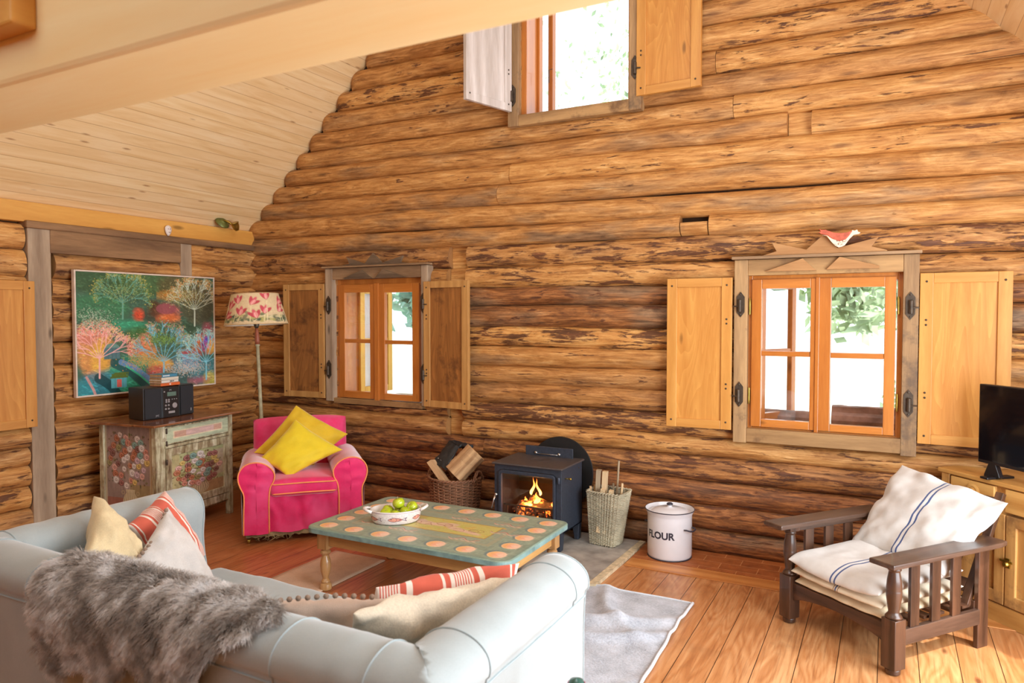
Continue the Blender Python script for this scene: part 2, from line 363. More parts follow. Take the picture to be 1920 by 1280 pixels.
# (wood brightness, bark left, greyness) of each log, bottom first; the lowest hold their own tone plus painted shade
TONE = [(.02,.45,.7),(.08,.66,.2),(.04,.62,.2),(.10,.70,.2),(.50,.45,.2),(.50,.85,.2),(.42,.50,.4),(.52,.42,.3),(.62,.30,.6),(.90,.82,.1),(.12,.50,.9),(.08,.55,.8),(.55,.55,.1),(.40,.66,.4),(.55,.10,.8),(.62,.14,.7),
        (.52,.16,.7),(.66,.34,.3),(.56,.16,.6),(.62,.35,.4),(.55,.20,.3),(.60,.40,.4),(.74,.60,.3),(.6,.4,.3),(.5,.4,.3),(.5,.4,.3),(.5,.4,.3),(.5,.4,.3),(.5,.4,.3),(.5,.4,.3),(.5,.4,.3),(.5,.4,.3)]
for k in range(len(SEAM)-1):
    def zf(x, k=k):
        t = (x+5)/5.7; return lerp(SEAM[k][0], SEAM[k][1], t), lerp(SEAM[k+1][0], SEAM[k+1][1], t)
    zl, zu = zf(-2); zc = (zl+zu)/2
    x0, x1 = -5.62, 1.45; et = 0
    if zc > 2.45: x0 = roof_left(zc); x1 = roof_right(zc)+.16; et = .16
    if x1-x0 < .3: continue
    cuts = sorted([x0, x1]+[j for j in JOINT.get(k, []) if x0 < j < x1]); spans = []
    for a, b in zip(cuts, cuts[1:]): spans.append((a, b, None))
    for ox0, ox1, oz0, oz1 in OPEN:
        new = []
        for a, b, cl in spans:
            if b <= ox0 or a >= ox1 or zu <= oz0 or zl >= oz1: new.append((a, b, cl)); continue
            if a < ox0: new.append((a, ox0, cl))
            if b > ox1: new.append((ox1, b, cl))
            m0, m1 = max(a, ox0), min(b, ox1)
            if zl < oz0-.02: new.append((m0, m1, (-1, oz0)))
            elif zu > oz1+.02: new.append((m0, m1, (oz1, 99)))
        spans = new
    if k == 14: spans = [sp for sp in spans if not (sp[0] < -1.12 < sp[1])]+[(x0, -1.307, None), (-1.303, -1.115, (-1, 2.31))]
    tn = TONE[k]
    for q, (a, b, cl) in enumerate(sorted(spans)):
        if b-a < .03: continue
        fl = any(k == kk and abs(a-ja) < .01 for kk, ja in PATCH)
        first = abs(a-x0) < 1e-6
        tt = tn if not fl else (.75, .05, 0)
        if any(abs(a-j) < 1e-6 for j in JOINT.get(k, [])) and not fl: tt = (min(1, tn[0]+.12), min(1, tn[1]+.1), tn[2]*.7)
        g = .0015
        log_piece(wb, a+(g if not first else 0), b-g, zf, k+(0 if not fl else 40)+sum(1 for j in JOINT.get(k, []) if a >= j-1e-6)*.37, clamp=cl, tone=tt, flat=fl, endtaper=et if first else 0)
wall = wb.build('wall_back', M['log'], smooth=True, fixn=False, angle=60); tag(wall, kind='structure')
# the backing of the wall, with the window openings left free
bk = MB(); zs = sorted({-.05, 5.6, *[o[2] for o in OPEN], *[o[3] for o in OPEN]}); xs = sorted({-5.8, 1.6, *[o[0] for o in OPEN], *[o[1] for o in OPEN]})
for za, zb in zip(zs, zs[1:]):
    for xa, xb in zip(xs, xs[1:]):
        if any(o[0] <= xa and xb <= o[1] and o[2] <= za and zb <= o[3] for o in OPEN): continue
        bk.box((xa, YW+.06, za), (xb, YW+.20, zb))
M['log_backing'] = plain('dark_brown_backing', srgb(58, 36, 20), .95, 0, .2, 20)  # dark brown backing that shows between the logs
o = bk.build('wall_core', M['log_backing'], wall)
# left wall: x = -5.52, logs run along y
XW = -5.52
LS = [-.04, .10, .26, .415, .57, .705, .85, 1.0, 1.15, 1.30, 1.46, 1.62, 1.78, 1.94, 2.13, 2.32]
lw = MB(); tmp = MB()
POST = [(2.945, 3.115), (4.20, 4.31)]
for k in range(len(LS)-1):
    tn = (.66+.3*nz(k*1.7, 3), .55+.35*nz(k*2.3, 8), .4)
    spans = [(-1.6, 2.94), (3.12, 5.12)]
    if k == 14: spans = [(-1.6, 2.94), (4.31, 5.12)]
    elif k >= 13: spans = [(-1.6, 2.94), (3.14, 4.20), (4.31, 5.12)]
    for q, (a, b) in enumerate(spans):
        j = nz(k*3.3, q*5)*.02
        log_piece(tmp, a, b+(j if b < 3 else 0), lambda x, k=k: (LS[k], LS[k+1]), k+60+q*.4+(.3 if q else 0), tone=(tn[0]+(.1 if q == 0 else -.08), tn[1], tn[2]), base=YW, endtaper=0)
lw = MB()
for p, l, c in zip(tmp.v, tmp.lc, tmp.col): lw.vert((XW+(YW-p[1]), p[0], p[2]), l, c)
lw.f = [f[::-1] for f in tmp.f]; lw.m = tmp.m
wl = lw.build('wall_left', M['log'], smooth=True, fixn=False, angle=60); tag(wl, kind='structure')
MB().box((XW-.25, -1.6, -.05), (XW-.07, 5.2, 2.5)).build('wall_core', M['log_backing'], wl)
for a, b, z0, z1, mt in ((2.945, 3.105, -.02, 2.30, 'grey_wood'), (4.20, 4.315, 1.9, 2.315, 'grey_wood')):
    o = MB().box((XW-.05, a, z0), (XW+.035, b, z1)).build('trim_1' if z0 < 0 else 'trim_2', M[mt], bevel=.004); tag(o, kind='structure')
o = MB().box((XW-.04, 3.10 , 2.122), (XW+.043, 4.20, 2.295)).build('trim_3', M['grey_wood_y'], bevel=.004); tag(o, kind='structure')
o = MB().box((XW-.06, 2.93, 2.29), (XW+.055, 5.02, 2.345)).build('trim_4', M['grey_wood_y'], bevel=.012); tag(o, kind='structure')
o = MB().box((XW-.12, -1.6, 2.335), (XW+.02, 5.04, 2.48)).build('trim_5', M['plate'], bevel=.004); tag(o, kind='structure')
# right wall (outside the view) with the tall glass doorway the sun comes through
rw = MB(); rw.box((1.45, 4.0, 0), (1.62, 5.2, 2.5)); rw.box((1.45, -1.6, 0), (1.62, 1.2, 2.5)); rw.box((1.45, 1.2, 2.2), (1.62, 4.0, 2.5)); rw.box((1.45, 1.2, 0), (1.62, 4.0, .08))
M['wallr'] = wood('log_wall_right_wood', srgb(150, 92, 44), srgb(212, 150, 84), 'y', 1, .7)
tag(rw.build('wall_right', M['wallr']), kind='structure')
fw = MB(); fw.box((-5.8, -1.75, 0), (1.6, -1.6, 2.3)); fw.box((-5.8, -1.75, 2.3), (1.6, -1.6, 2.75)); fw.box((-5.8, -1.75, 2.75), (-3.4, -1.6, 4.6))  # unseen wall added behind the camera, open at the top to shape light
tag(fw.build('unseen_wall_front', M['wallr']), kind='structure')
# ceiling slopes
def slope(name, xa, za, xb, zb):
    L = math.hypot(xb-xa, zb-za); a = math.atan2(zb-za, xb-xa)
    m = MB().box((0, -1.6, 0), (L, 5.2, .06)) if xa < xb else MB().box((0, -1.6, -.06), (L, 5.2, 0))
    o = m.build(name, M['board_ceiling'], loc=(xa, 0, za), rot=(0, -a, 0)); return tag(o, kind='structure')
RX = -2.07; RZ = 2.45+(RX+5.60)*.985
slope('ceiling', -5.66, 2.40, RX, RZ)
slope('ceiling', 1.52, 2.36, RX, RZ)
tag(MB().box((-5.8, -1.6, -.12), (1.6, 5.12, 0)).build('floor', M['floor']), kind='structure')
# cross beam near the camera with the upright that meets it
o = MB().box((-5.55, .955, 2.2), (1.45, 1.215, 2.47)).build('beam', M['beam'], bevel=.012); tag(o, kind='structure')
o = MB().box((-2.02, .90, 2.30), (-1.72, .955, 3.4)).build('beam', M['plate'], bevel=.006); tag(o, kind='structure')
# hearth, tiles and border board along the back wall
M['hearth'] = plain('grey_stone_hearth', srgb(166, 156, 146), .8, 0, .25, 7, .3)
M['mortar'] = plain('pale_mortar_edge', srgb(206, 182, 146), .85, 0, .2, 30, .4)
hh = MB().prism([(-2.78, 4.10), (-1.60, 4.08), (-1.575, 5.0), (-2.78, 5.0)], .001, .022, 'xy').build('hearth_slab', M['hearth'], bevel=.004); tag(hh, 'grey stone hearth slab under the black stove', 'hearth', kind='structure')
MB().prism([(-1.60, 4.03), (-1.55, 4.04), (-1.53, 4.99), (-1.575, 5.0)], .001, .024, 'xy').build('edging', M['mortar'], hh)
def tile_mat():
    t = T('red_quarry_tiles'); b = t.n('ShaderNodeTexBrick'); t.put(b.inputs['Vector'], t.coord()); b.offset = .5
    b.inputs['Scale'].default_value = 1; b.inputs['Brick Width'].default_value = .24; b.inputs['Row Height'].default_value = .115; b.inputs['Mortar Size'].default_value = .003
    b.inputs['Color1'].default_value = srgb(150, 72, 34); b.inputs['Color2'].default_value = srgb(178, 94, 46); b.inputs['Mortar'].default_value = srgb(206, 140, 92)
    return t.out(t.mix(.35, b.outputs[0], t.ramp(t.noise(t.coord(), 12, 4), [(.3, srgb(110, 50, 24)), (.7, srgb(198, 116, 64))])), .55)
M['tile'] = tile_mat()
tag(MB().box((-1.53, 4.665, .0005), (1.4, 5.02, .008)).build('baseboard_back', M['tile']), kind='structure')
M['border'] = wood('floor_border_board', srgb(176, 98, 44), srgb(222, 150, 84), 'x', .8, .4, .4, .1)
tag(MB().box((-1.53, 4.50, .0005), (1.4, 4.662, .006)).build('trim_6', M['border'], bevel=.002), kind='structure')
# ---------------------------------------------------------------- windows and shutters
def frame_rect(mb, x0, x1, z0, z1, y0, y1, wL, wR, wB, wT):
    mb.box((x0, y0, z0), (x0+wL, y1, z1)); mb.box((x1-wR, y0, z0), (x1, y1, z1))
    mb.box((x0+wL, y0, z0), (x1-wR, y1, z0+wB)); mb.box((x0+wL, y0, z1-wT), (x1-wR, y1, z1))
def shutter(win, hx, hz0, hz1, width, side, ang, panel, stile, rail, yb, fw=.07, back=None, hinges=None, th=.032):
    """hinged at hx; side +1 opens to the right; ang swings it off the wall"""
    e = empty('shutter', (hx, yb, 0), 0, win)
    e.rotation_euler = (0, 0, -ang*side)
    s = side; X = lambda a: a*s
    def bx(m, xa, xb, za, zb, ya, yb_): m.box((min(X(xa), X(xb)), ya, za), (max(X(xa), X(xb)), yb_, zb))
    m = MB(); bx(m, 0, fw, hz0, hz1, -th, 0); bx(m, width-fw, width, hz0, hz1, -th, 0); m.build('shutter_stile', stile, e, bevel=.003)
    m = MB(); bx(m, fw, width-fw, hz0, hz0+fw*.85, -th+.002, -.002); bx(m, fw, width-fw, hz1-fw*.85, hz1, -th+.002, -.002); m.build('shutter_rail', rail, e, bevel=.003)
    m = MB(); bx(m, fw-.006, width-fw+.006, hz0+fw*.85-.006, hz1-fw*.85+.006, -th+.012, -.010); m.build('shutter_panel', panel, e)
    m = MB()
    for z in (hz0+.05, hz1-.05, hz0+.28, hz0+.31, hz1-.28, hz1-.31):
        for xa in (fw*.5,) if z in (hz0+.28, hz0+.31, hz1-.28, hz1-.31) else (fw*.5, width-fw*.5):
            m.lathe([(.0065, 0), (.0065, .003), (.003, .005)], n=8, M=Matrix.Translation((X(xa), -th, z)) @ Matrix.Rotation(PI/2, 4, 'X'))
    m.build('peg', M['iron'], e)
    return e
def hinge(win, x, y, z, s=1):
    m = MB(); w_, h_ = .026, .085
    m.prism([(x-w_, z-h_*.6), (x, z-h_), (x+w_, z-h_*.6), (x+w_, z+h_*.6), (x, z+h_), (x-w_, z+h_*.6)], y-.005, y)
    m.lathe([(.011, -.05), (.013, -.048), (.013, .03), (.009, .034)], (x+.004*s, y-.014, z), 12)
    m.tube([(x+.004*s, y-.018, z-.01), (x+.02*s, y-.02, z-.012), (x+.045*s, y-.012, z-.012)], .005, 6)
    for q in (-.067, .067): m.lathe([(.007, 0), (.006, .004), (.002, .006)], n=8, M=Matrix.Translation((x, y-.005, z+q)) @ Matrix.Rotation(PI/2, 4, 'X'))
    return m.build('strap_hinge', M['iron'], win, smooth=True, angle=35)
def casement(win, name, x0, x1, z0, z1, y0, y1, wl, wr, wb_, wt, bar, mats=('sash', 'sash_x'), rot=None, pivot=None):
    e = empty(name, pivot or (0, 0, 0), 0, win)
    if rot: e.rotation_euler = (0, 0, rot)
    px_, py_ = (pivot[0], pivot[1]) if pivot else (0, 0)
    x0 -= px_; x1 -= px_; y0 -= py_; y1 -= py_
    m = MB(); m.box((x0, y0, z0), (x0+wl, y1, z1)); m.box((x1-wr, y0, z0), (x1, y1, z1)); m.build('sash_stile', M[mats[0]], e, bevel=.004)
    m = MB(); m.box((x0+wl, y0, z0), (x1-wr, y1, z0+wb_)); m.box((x0+wl, y0, z1-wt), (x1-wr, y1, z1))
    if bar: m.box((x0+wl, y0+.006, bar-.017), (x1-wr, y1-.006, bar+.017))
    m.build('sash_rail', M[mats[1]], e, bevel=.003)
    ym = (y0+y1)/2
    MB().box((x0+wl-.004, ym-.002, z0+wb_-.004), (x1-wr+.004, ym+.002, z1-wt+.004)).build('window_glass', M['glass'], e)
    return e
YF = 4.985      # front of the wall logs
# --- window 1: large lower right
wA = empty('window_1', (0, 0, 0)); tag(wA, 'large orange casement window with golden shutters and pale carved surround', 'window', kind='structure')
m = MB(); m.box((-.919, YF-.03, .805), (-.833, YF+.06, 2.03)); m.box((.078, YF-.03, .80), (.163, YF+.06, 2.03)); m.build('surround_stile', M['tan_wood_z'], wA, bevel=.004)
m = MB(); m.box((-.833, YF-.028, .812), (.078, YF+.06, .903)); m.box((-.833, YF-.028, 1.925), (.078, YF+.06, 2.03)); m.build('surround_rail', M['tan_wood_x'], wA, bevel=.004)
MB().box((-.935, YF-.055, 2.032), (.175, YF+.03, 2.052)).build('cornice', M['grey_wood_x'], wA, bevel=.004)
m = MB(); frame_rect(m, -.85, .105, .86, 1.965, YF+.03, YW+.24, .042, .055, .05, .085); m.build('window_frame', M['sash'], wA, bevel=.003)
casement(wA, 'casement', -.812, -.398, .914, 1.90, YF+.012, YF+.055, .066, .048, .052, .062, 1.407)
casement(wA, 'casement', -.398, .042, .914, 1.90, YF+.012, YF+.055, .075, .062, .046, .062, 1.404)
MB().box((-.416, YF+.004, .90), (-.392, YF+.014, 1.905)).build('meeting_strip', M['sash'], wA, bevel=.003)
for x in (-.824, .055):
    for z in (1.72, 1.12): MB().lathe([(.006, -.055), (.0075, -.05), (.0075, .05), (.006, .055)], (x, YF+.012, z), 10).build('casement_hinge', M['brass'], wA, smooth=True, angle=40)
for x, z, s in ((-.876, 1.733, -1), (-.880, 1.131, -1), (.118, 1.718, 1), (.116, 1.125, 1)): hinge(wA, x, YF-.031, z, s)
shutter(wA, -.932, .885, 1.915, .44, -1, R(2), M['oak'], M['oak_stile'], M['oak_rail'], YF-.004)
shutter(wA, .168, .885, 1.912, .46, 1, R(3), M['oak'], M['oak_stile'], M['oak_rail'], YF-.004)
SB = [(-.74,2.052),(-.652,2.078),(-.684,2.138),(-.471,2.081),(-.377,2.166),(-.364,2.166),(-.291,2.083),(-.06,2.140),(-.097,2.084),(-.011,2.059),(-.011,2.052)]
MB().prism(SB, YF-.045, YF-.022).build('carved_crest', M['tan_carved'], wA, bevel=.002)
for p in ([(-.721,1.948),(-.492,2.026),(-.41,1.947)], [(-.353,1.95),(-.277,2.028),(-.053,1.965),(-.053,1.950)]):
    MB().prism(p, YF-.050, YF-.029).build('carved_triangle', M['tan_carved'], wA, bevel=.002)
casement(wA, 'outer_casement', -.80, -.40, .92, 1.90, YW+.19, YW+.23, .05, .05, .05, .05, 1.405, rot=R(62), pivot=(-.80, YW+.21, 0))
# --- window 2: smaller looking one at the left
wB = empty('window_2', (0, 0, 0)); tag(wB, 'left casement window with brown shutters and grey surround', 'window', kind='structure')
m = MB(); m.box((-4.522, YF-.03, .888), (-4.44, YF+.06, 2.085)); m.box((-3.470, YF-.03, .90), (-3.404, YF+.06, 2.085)); m.build('surround_stile', M['grey_wood'], wB, bevel=.004)
m = MB(); m.box((-4.44, YF-.026, 1.985), (-3.470, YF+.06, 2.085)); m.build('surround_rail', M['grey_wood_x'], wB, bevel=.004)
m = MB(); m.box((-4.44, YF-.020, .872), (-3.470, YF+.06, .918)); m.build('sill_board', M['tan_wood_x'], wB, bevel=.004)
MB().box((-4.545, YF-.055, 2.087), (-3.39, YF+.03, 2.103)).build('cornice', M['grey_wood_x'], wB, bevel=.004)
m = MB(); frame_rect(m, -4.44, -3.46, .868, 1.985, YF+.028, YW+.24, .052, .05, .05, .065); m.build('window_frame', M['sash'], wB, bevel=.003)
casement(wB, 'casement', -4.40, -3.985, .925, 1.94, YF+.012, YF+.052, .066, .062, .06, .072, 1.435)
casement(wB, 'casement', -3.950, -3.52, .925, 1.94, YF+.012, YF+.052, .064, .072, .055, .078, 1.43)
MB().box((-3.99, YF, .915), (-3.945, YF+.05, 1.945)).build('meeting_strip', M['sash'], wB, bevel=.003)
for x, z, s in ((-4.480, 1.756, -1), (-4.480, 1.175, -1), (-3.446, 1.767, 1), (-3.446, 1.172, 1)): hinge(wB, x, YF-.031, z, s)
shutter(wB, -4.535, .91, 1.95, .47, -1, R(4), M['old_panel'], M['old_frame'], M['old_frame'], YF-.004, .065)
shutter(wB, -3.435, .90, 1.945, .46, 1, R(5), M['old_panel'], M['old_frame'], M['old_frame'], YF-.01, .065)
SS = [(-4.335,2.103),(-4.228,2.119),(-4.258,2.176),(-4.056,2.116),(-3.967,2.204),(-3.866,2.118),(-3.646,2.170),(-3.674,2.115),(-3.577,2.103)]
MB().prism(SS, YF-.045, YF-.022).build('carved_crest', M['dark_carved'], wB, bevel=.002)
for p in ([(-4.306,1.990),(-4.093,2.060),(-3.976,1.985)], [(-3.947,1.985),(-3.859,2.062),(-3.613,1.988)]):
    MB().prism(p, YF-.048, YF-.027).build('carved_triangle', M['dark_carved'], wB, bevel=.002)
M['yellow_sash'] = wood('yellow_painted_pine', srgb(206, 138, 30), srgb(240, 190, 70), 'z', 1, .5, .2)
casement(wB, 'outer_casement', -4.38, -3.95, .93, 1.93, YW+.19, YW+.24, .06, .06, .06, .06, 1.43, mats=('yellow_sash', 'yellow_sash'), rot=R(84), pivot=(-4.38, YW+.21, 0))
MB().box((-4.45, YW+.26, .86), (-4.40, YW+.64, 2.0)).build('outer_shutter', M['white_weathered'], wB, bevel=.004)
# --- window 3: high in the gable
wC = empty('window_3', (0, 0, 0)); tag(wC, 'high gable window cut by the cross beam with one shutter swung into the room', 'window', kind='structure')
m = MB(); m.box((-2.645, YF-.03, 3.125), (-2.555, YF+.06, 4.45)); m.box((-1.665, YF-.03, 3.125), (-1.575, YF+.06, 4.45)); m.build('surround_stile', M['tan_wood_z'], wC, bevel=.004)
MB().box((-2.555, YF-.028, 3.125), (-1.665, YF+.06, 3.208)).build('surround_rail', M['tan_wood_x'], wC, bevel=.004)
m = MB(); frame_rect(m, -2.56, -1.655, 3.17, 4.36, YF+.03, YW+.24, .05, .035, .045, .045); m.build('window_frame', M['sash'], wC, bevel=.003)
casement(wC, 'casement', -2.51, -2.265, 3.225, 4.31, YF+.20, YF+.245, .05, .05, .05, .05, None, rot=R(82), pivot=(-2.51, YF+.22, 0))
casement(wC, 'casement', -2.09, -1.69, 3.225, 4.31, YF+.20, YF+.245, .05, .05, .05, .05, None, rot=R(-150), pivot=(-1.69, YF+.22, 0))
m = MB(); m.tube([(-2.43, YF+.27, 3.52), (-2.43, YF+.27, 3.62), (-2.40, YF+.27, 3.625)], .004, 6).build('window_hook', M['iron'], wC)
hinge(wC, -2.60, YF-.031, 3.36, -1); hinge(wC, -1.62, YF-.031, 3.42, 1)
shutter(wC, -1.606, 3.215, 4.40, .46, 1, R(3), M['oak'], M['oak_stile'], M['oak_rail'], YF-.008)
shutter(wC, -2.632, 3.235, 4.40, .47, -1, R(73), M['white_weathered'], M['white_weathered'], M['white_weathered'], YF-.034)
# --- shutter of a window in the left wall, only its edge is in view
wD = empty('window_4', (XW+.045, 2.93, 0), -PI/2); tag(wD, 'golden shutter edge of a window in the left wall', 'window', kind='structure')
e = shutter(wD, .0, .86, 1.905, .46, 1, 0, M['oak'], M['oak_stile'], M['oak_rail'], 0, .075)
wD.rotation_euler = (0, 0, PI/2); e.rotation_euler = (0, 0, 0)
wD.location = (XW+.07, 2.49, 0)

# ---------------------------------------------------------------- outdoors seen through the panes
M['ground'] = plain('sunlit_gravel', srgb(224, 220, 206), .9, 0, .15, 3)
tag(MB().box((-30, 5.4, -.6), (30, 60, -.3)).build('ground', M['ground']), kind='structure')
M['leafm'] = plain('leaf_green', srgb(196, 222, 176), .6, 0, .4, 2)
M['leafb'] = plain('blue_green_needles', srgb(140, 186, 164), .6, 0, .3, 2)
M['bark'] = plain('tree_bark', srgb(150, 124, 108), .9, 0, .3, 14, .5)
def tree(name, label, x, y, h, cr, cz, n, seed, leaf=.13, mt='leafm', flat=1.0):
    rr = random.Random(seed); e = empty(name, (x, y, -.3)); tag(e, label, 'tree')
    MB().tube([(0, 0, 0), (.05, 0, h*.4), (-.05, .1, h*.8)], [.07, .05, .02], 8).build('trunk', M['bark'], e, smooth=True)
    m = MB()
    cl = [(rr.gauss(0, cr*.45), rr.gauss(0, cr*.45), cz+rr.gauss(0, cr*.5)*flat) for _ in range(26)]
    for i in range(n):
        c = rr.choice(cl); p = Vector((c[0]+rr.gauss(0, cr*.2), c[1]+rr.gauss(0, cr*.2), c[2]+rr.gauss(0, cr*.2)))
        a = Vector((rr.uniform(-1, 1), rr.uniform(-1, 1), rr.uniform(-1, 1))).normalized(); b = a.orthogonal().normalized(); s_ = leaf*rr.uniform(.5, 1.2)
        k = [m.vert(p-a*s_), m.vert(p+b*s_*.45), m.vert(p+a*s_), m.vert(p-b*s_*.45)]; m.face(*k)
    o = m.build('crown', M[mt], e, fixn=False)
    return e
tree('garden_tree', 'leafy garden tree behind the large right window, left pane', -.80, 9.8, 3.6, .9, 2.9, 2600, 4)
tree('garden_tree', 'leafy garden tree behind the large right window, right pane', .2, 13.5, 3.6, .95, 3.1, 3000, 5)
tree('garden_tree', 'blue green fir behind the left window', -7.0, 11.0, 4.5, 1.1, 3.0, 5200, 6, .16, 'leafb')
tree('garden_tree', 'sparse leafy tree behind the high gable window', -5.4, 13.2, 7.5, 1.9, 6.6, 1500, 8, .085)
tree('garden_shrub', 'low shrub behind the large right window, right pane', .28, 7.6, .9, .22, 1.25, 340, 9, .06)
def fire_log(name, label, p0, p1, r, mats, seed, parent=None, n=16, squash=1.0, group=None, cat='log'):
    rr = random.Random(seed); P0, P1 = Vector(p0), Vector(p1); c = (P0+P1)/2; d = P1-P0; L = d.length; m = MB(); m.mi = 0
    fn = [1+rr.uniform(-.16, .16) for _ in range(n)]
    rings = []
    for j in range(9):
        t = j/8; ring = []
        for i in range(n):
            a = 2*PI*i/n; q = fn[i]*(1+.07*nz(t*5, i*1.3, seed)); ring.append(m.vert((math.cos(a)*r*q, math.sin(a)*r*q*squash, (t-.5)*L), (t*L*3, a*.3, seed), (.5, .9, .6)))
        rings.append(ring)
    for a, b in zip(rings, rings[1:]):
        for i in range(n): m.face(a[i], a[(i+1) % n], b[(i+1) % n], b[i])
    m.mi = 1; m.face(*rings[0][::-1]); m.face(*rings[-1])
    o = m.build(name, mats, parent, bevel=.003)
    o.location = c; o.rotation_euler = d.to_track_quat('Z', 'Y').to_euler()
    if label: tag(o, label, cat, group)
    return o
M['cut'] = plain('cut_log_end', srgb(214, 168, 112), .8, 0, .2, 20, .3)
M['split'] = wood('split_firewood', srgb(150, 104, 68), srgb(220, 180, 134), 'z', 1.3, .85, .3, .5, False)
M['barkout'] = plain('purple_brown_bark', srgb(142, 106, 92), .9, 0, .35, 9, .6)
tag(MB().box((-.95, YW+.25, .78), (.2, YW+.65, .84)).build('trim_7', M['tan_wood_x'], bevel=.004), kind='structure')
tag(MB().box((-4.5, YW+.66, .80), (-3.4, YW+.98, .86)).build('trim_8', M['tan_wood_x'], bevel=.004), kind='structure')
fire_log('bark_log', 'bark log on the outer sill behind the right pane of the large window', (-.34, YW+.45, .935), (.09, YW+.45, .935), .088, [M['barkout'], M['cut']], 5, group=None)
fire_log('bark_log', 'bark log on the outer sill behind the left pane of the large window', (-.80, YW+.44, .915), (-.42, YW+.40, .915), .066, [M['barkout'], M['cut']], 7, group=None)

# ---------------------------------------------------------------- small things on the walls
# bird on the carved crest
M['birdred'] = plain('bird_red_wing', srgb(196, 84, 66), .5, 0, .25, 40)
M['birdcream'] = plain('bird_cream_breast', srgb(240, 214, 186), .5, 0, .05, 20)
M['birddot'] = plain('bird_brown_spots', srgb(120, 60, 40), .5)
b0 = empty('ceramic_bird', (-.28, YF-.075, 2.085)); tag(b0, 'red and cream spotted ceramic bird perched on the carved crest', 'ornament')
def up(pts): return [(x+.28, z-2.085) for x, z in pts]
body = up([(-.377,2.165),(-.35,2.158),(-.322,2.118),(-.300,2.094),(-.281,2.083),(-.265,2.086),(-.246,2.096),(-.22,2.134),(-.198,2.156),(-.170,2.160),(-.159,2.168),(-.172,2.174),(-.178,2.188),(-.192,2.182),(-.205,2.186),(-.222,2.168),(-.269,2.150),(-.33,2.16)])
MB().prism(body, -.012, .012).build('body', M['birdcream'], b0, bevel=.005, seg=3)
wing = up([(-.396,2.204),(-.384,2.186),(-.398,2.18),(-.380,2.170),(-.345,2.160),(-.318,2.138),(-.275,2.120),(-.24,2.130),(-.218,2.158),(-.203,2.182),(-.232,2.174),(-.269,2.170),(-.314,2.177),(-.355,2.196),(-.378,2.196)])
MB().prism(wing, -.019, .010).build('wing', M['birdred'], b0, bevel=.004, seg=3)
m = MB(); rr = random.Random(2)
for i in range(34):
    x, z = rr.uniform(-.32, -.235), rr.uniform(2.092, 2.125)
    if abs(x+.28) < (z-2.08)*1.1: m.lathe([(.0022, 0), (.0022, .0014)], n=6, M=Matrix.Translation((x+.28, -.0122, z-2.085)) @ Matrix.Rotation(PI/2, 4, 'X'))
m.build('spots', M['birddot'], b0)
# white pebble-like mask on the lintel
M['stone'] = plain('white_stone', srgb(232, 220, 212), .6, 0, .08, 30, .2)
m = MB(); m.grid(lambda u, v: ((math.sin(PI*v)*math.sin(2*PI*u))*.016, (math.sin(PI*v)*math.cos(2*PI*u))*(.030+.010*math.cos(PI*v)), .045-.045*math.cos(PI*v+PI)+.0), 20, 14, wrapu=True)
st = m.build('face_pebble', M['stone'], smooth=True, loc=(XW+.040, 4.08, 2.345)); tag(st, 'small white oval face pebble on the lintel below the ceiling', 'ornament')
for a, b in ((-.010, .058), (.010, .058)): MB().lathe([(.004, 0), (.002, .002)], n=8, M=Matrix.Translation((.0155, a, b)) @ Matrix.Rotation(PI/2, 4, 'Y')).build('carved_eye', M['birddot'], st)
MB().tube([(.0165, -.009, .032), (.0172, 0, .029), (.0165, .009, .032)], .0018, 5).build('carved_mouth', M['birddot'], st)
# brass wall light
M['greenbrass'] = plain('green_tarnished_brass', srgb(112, 118, 60), .4, .5, .25, 30)
ws = empty('wall_lamp', (XW+.04, 4.64, 2.515)); ws.scale = (1.35, 1.35, 1.35); tag(ws, 'small brass spot light on the sloping ceiling above the painting', 'wall lamp')
Rm = Matrix.Rotation(R(48), 4, 'Y')
MB().lathe([(.0, 0), (.046, 0), (.050, .006), (.046, .014), (.030, .022), (.022, .030), (.0, .031)], n=24, M=Rm, caps=False).build('rose', M['greenbrass'], ws, smooth=True, angle=40)
MB().tube([(.02, 0, .018), (.045, .012, .012), (.055, .035, -.004), (.06, .05, -.014)], .008, 8).build('arm', M['brass'], ws, smooth=True)
MB().lathe([(.0, -.028), (.012, -.026), (.018, -.016), (.024, 0), (.026, .024), (.030, .028), (.028, .032), (.0, .030)], n=20, M=Matrix.Translation((.065, .062, -.02)) @ Matrix.Rotation(R(25), 4, 'X'), caps=False).build('lamp_cup', M['brass'], ws, smooth=True, angle=40)
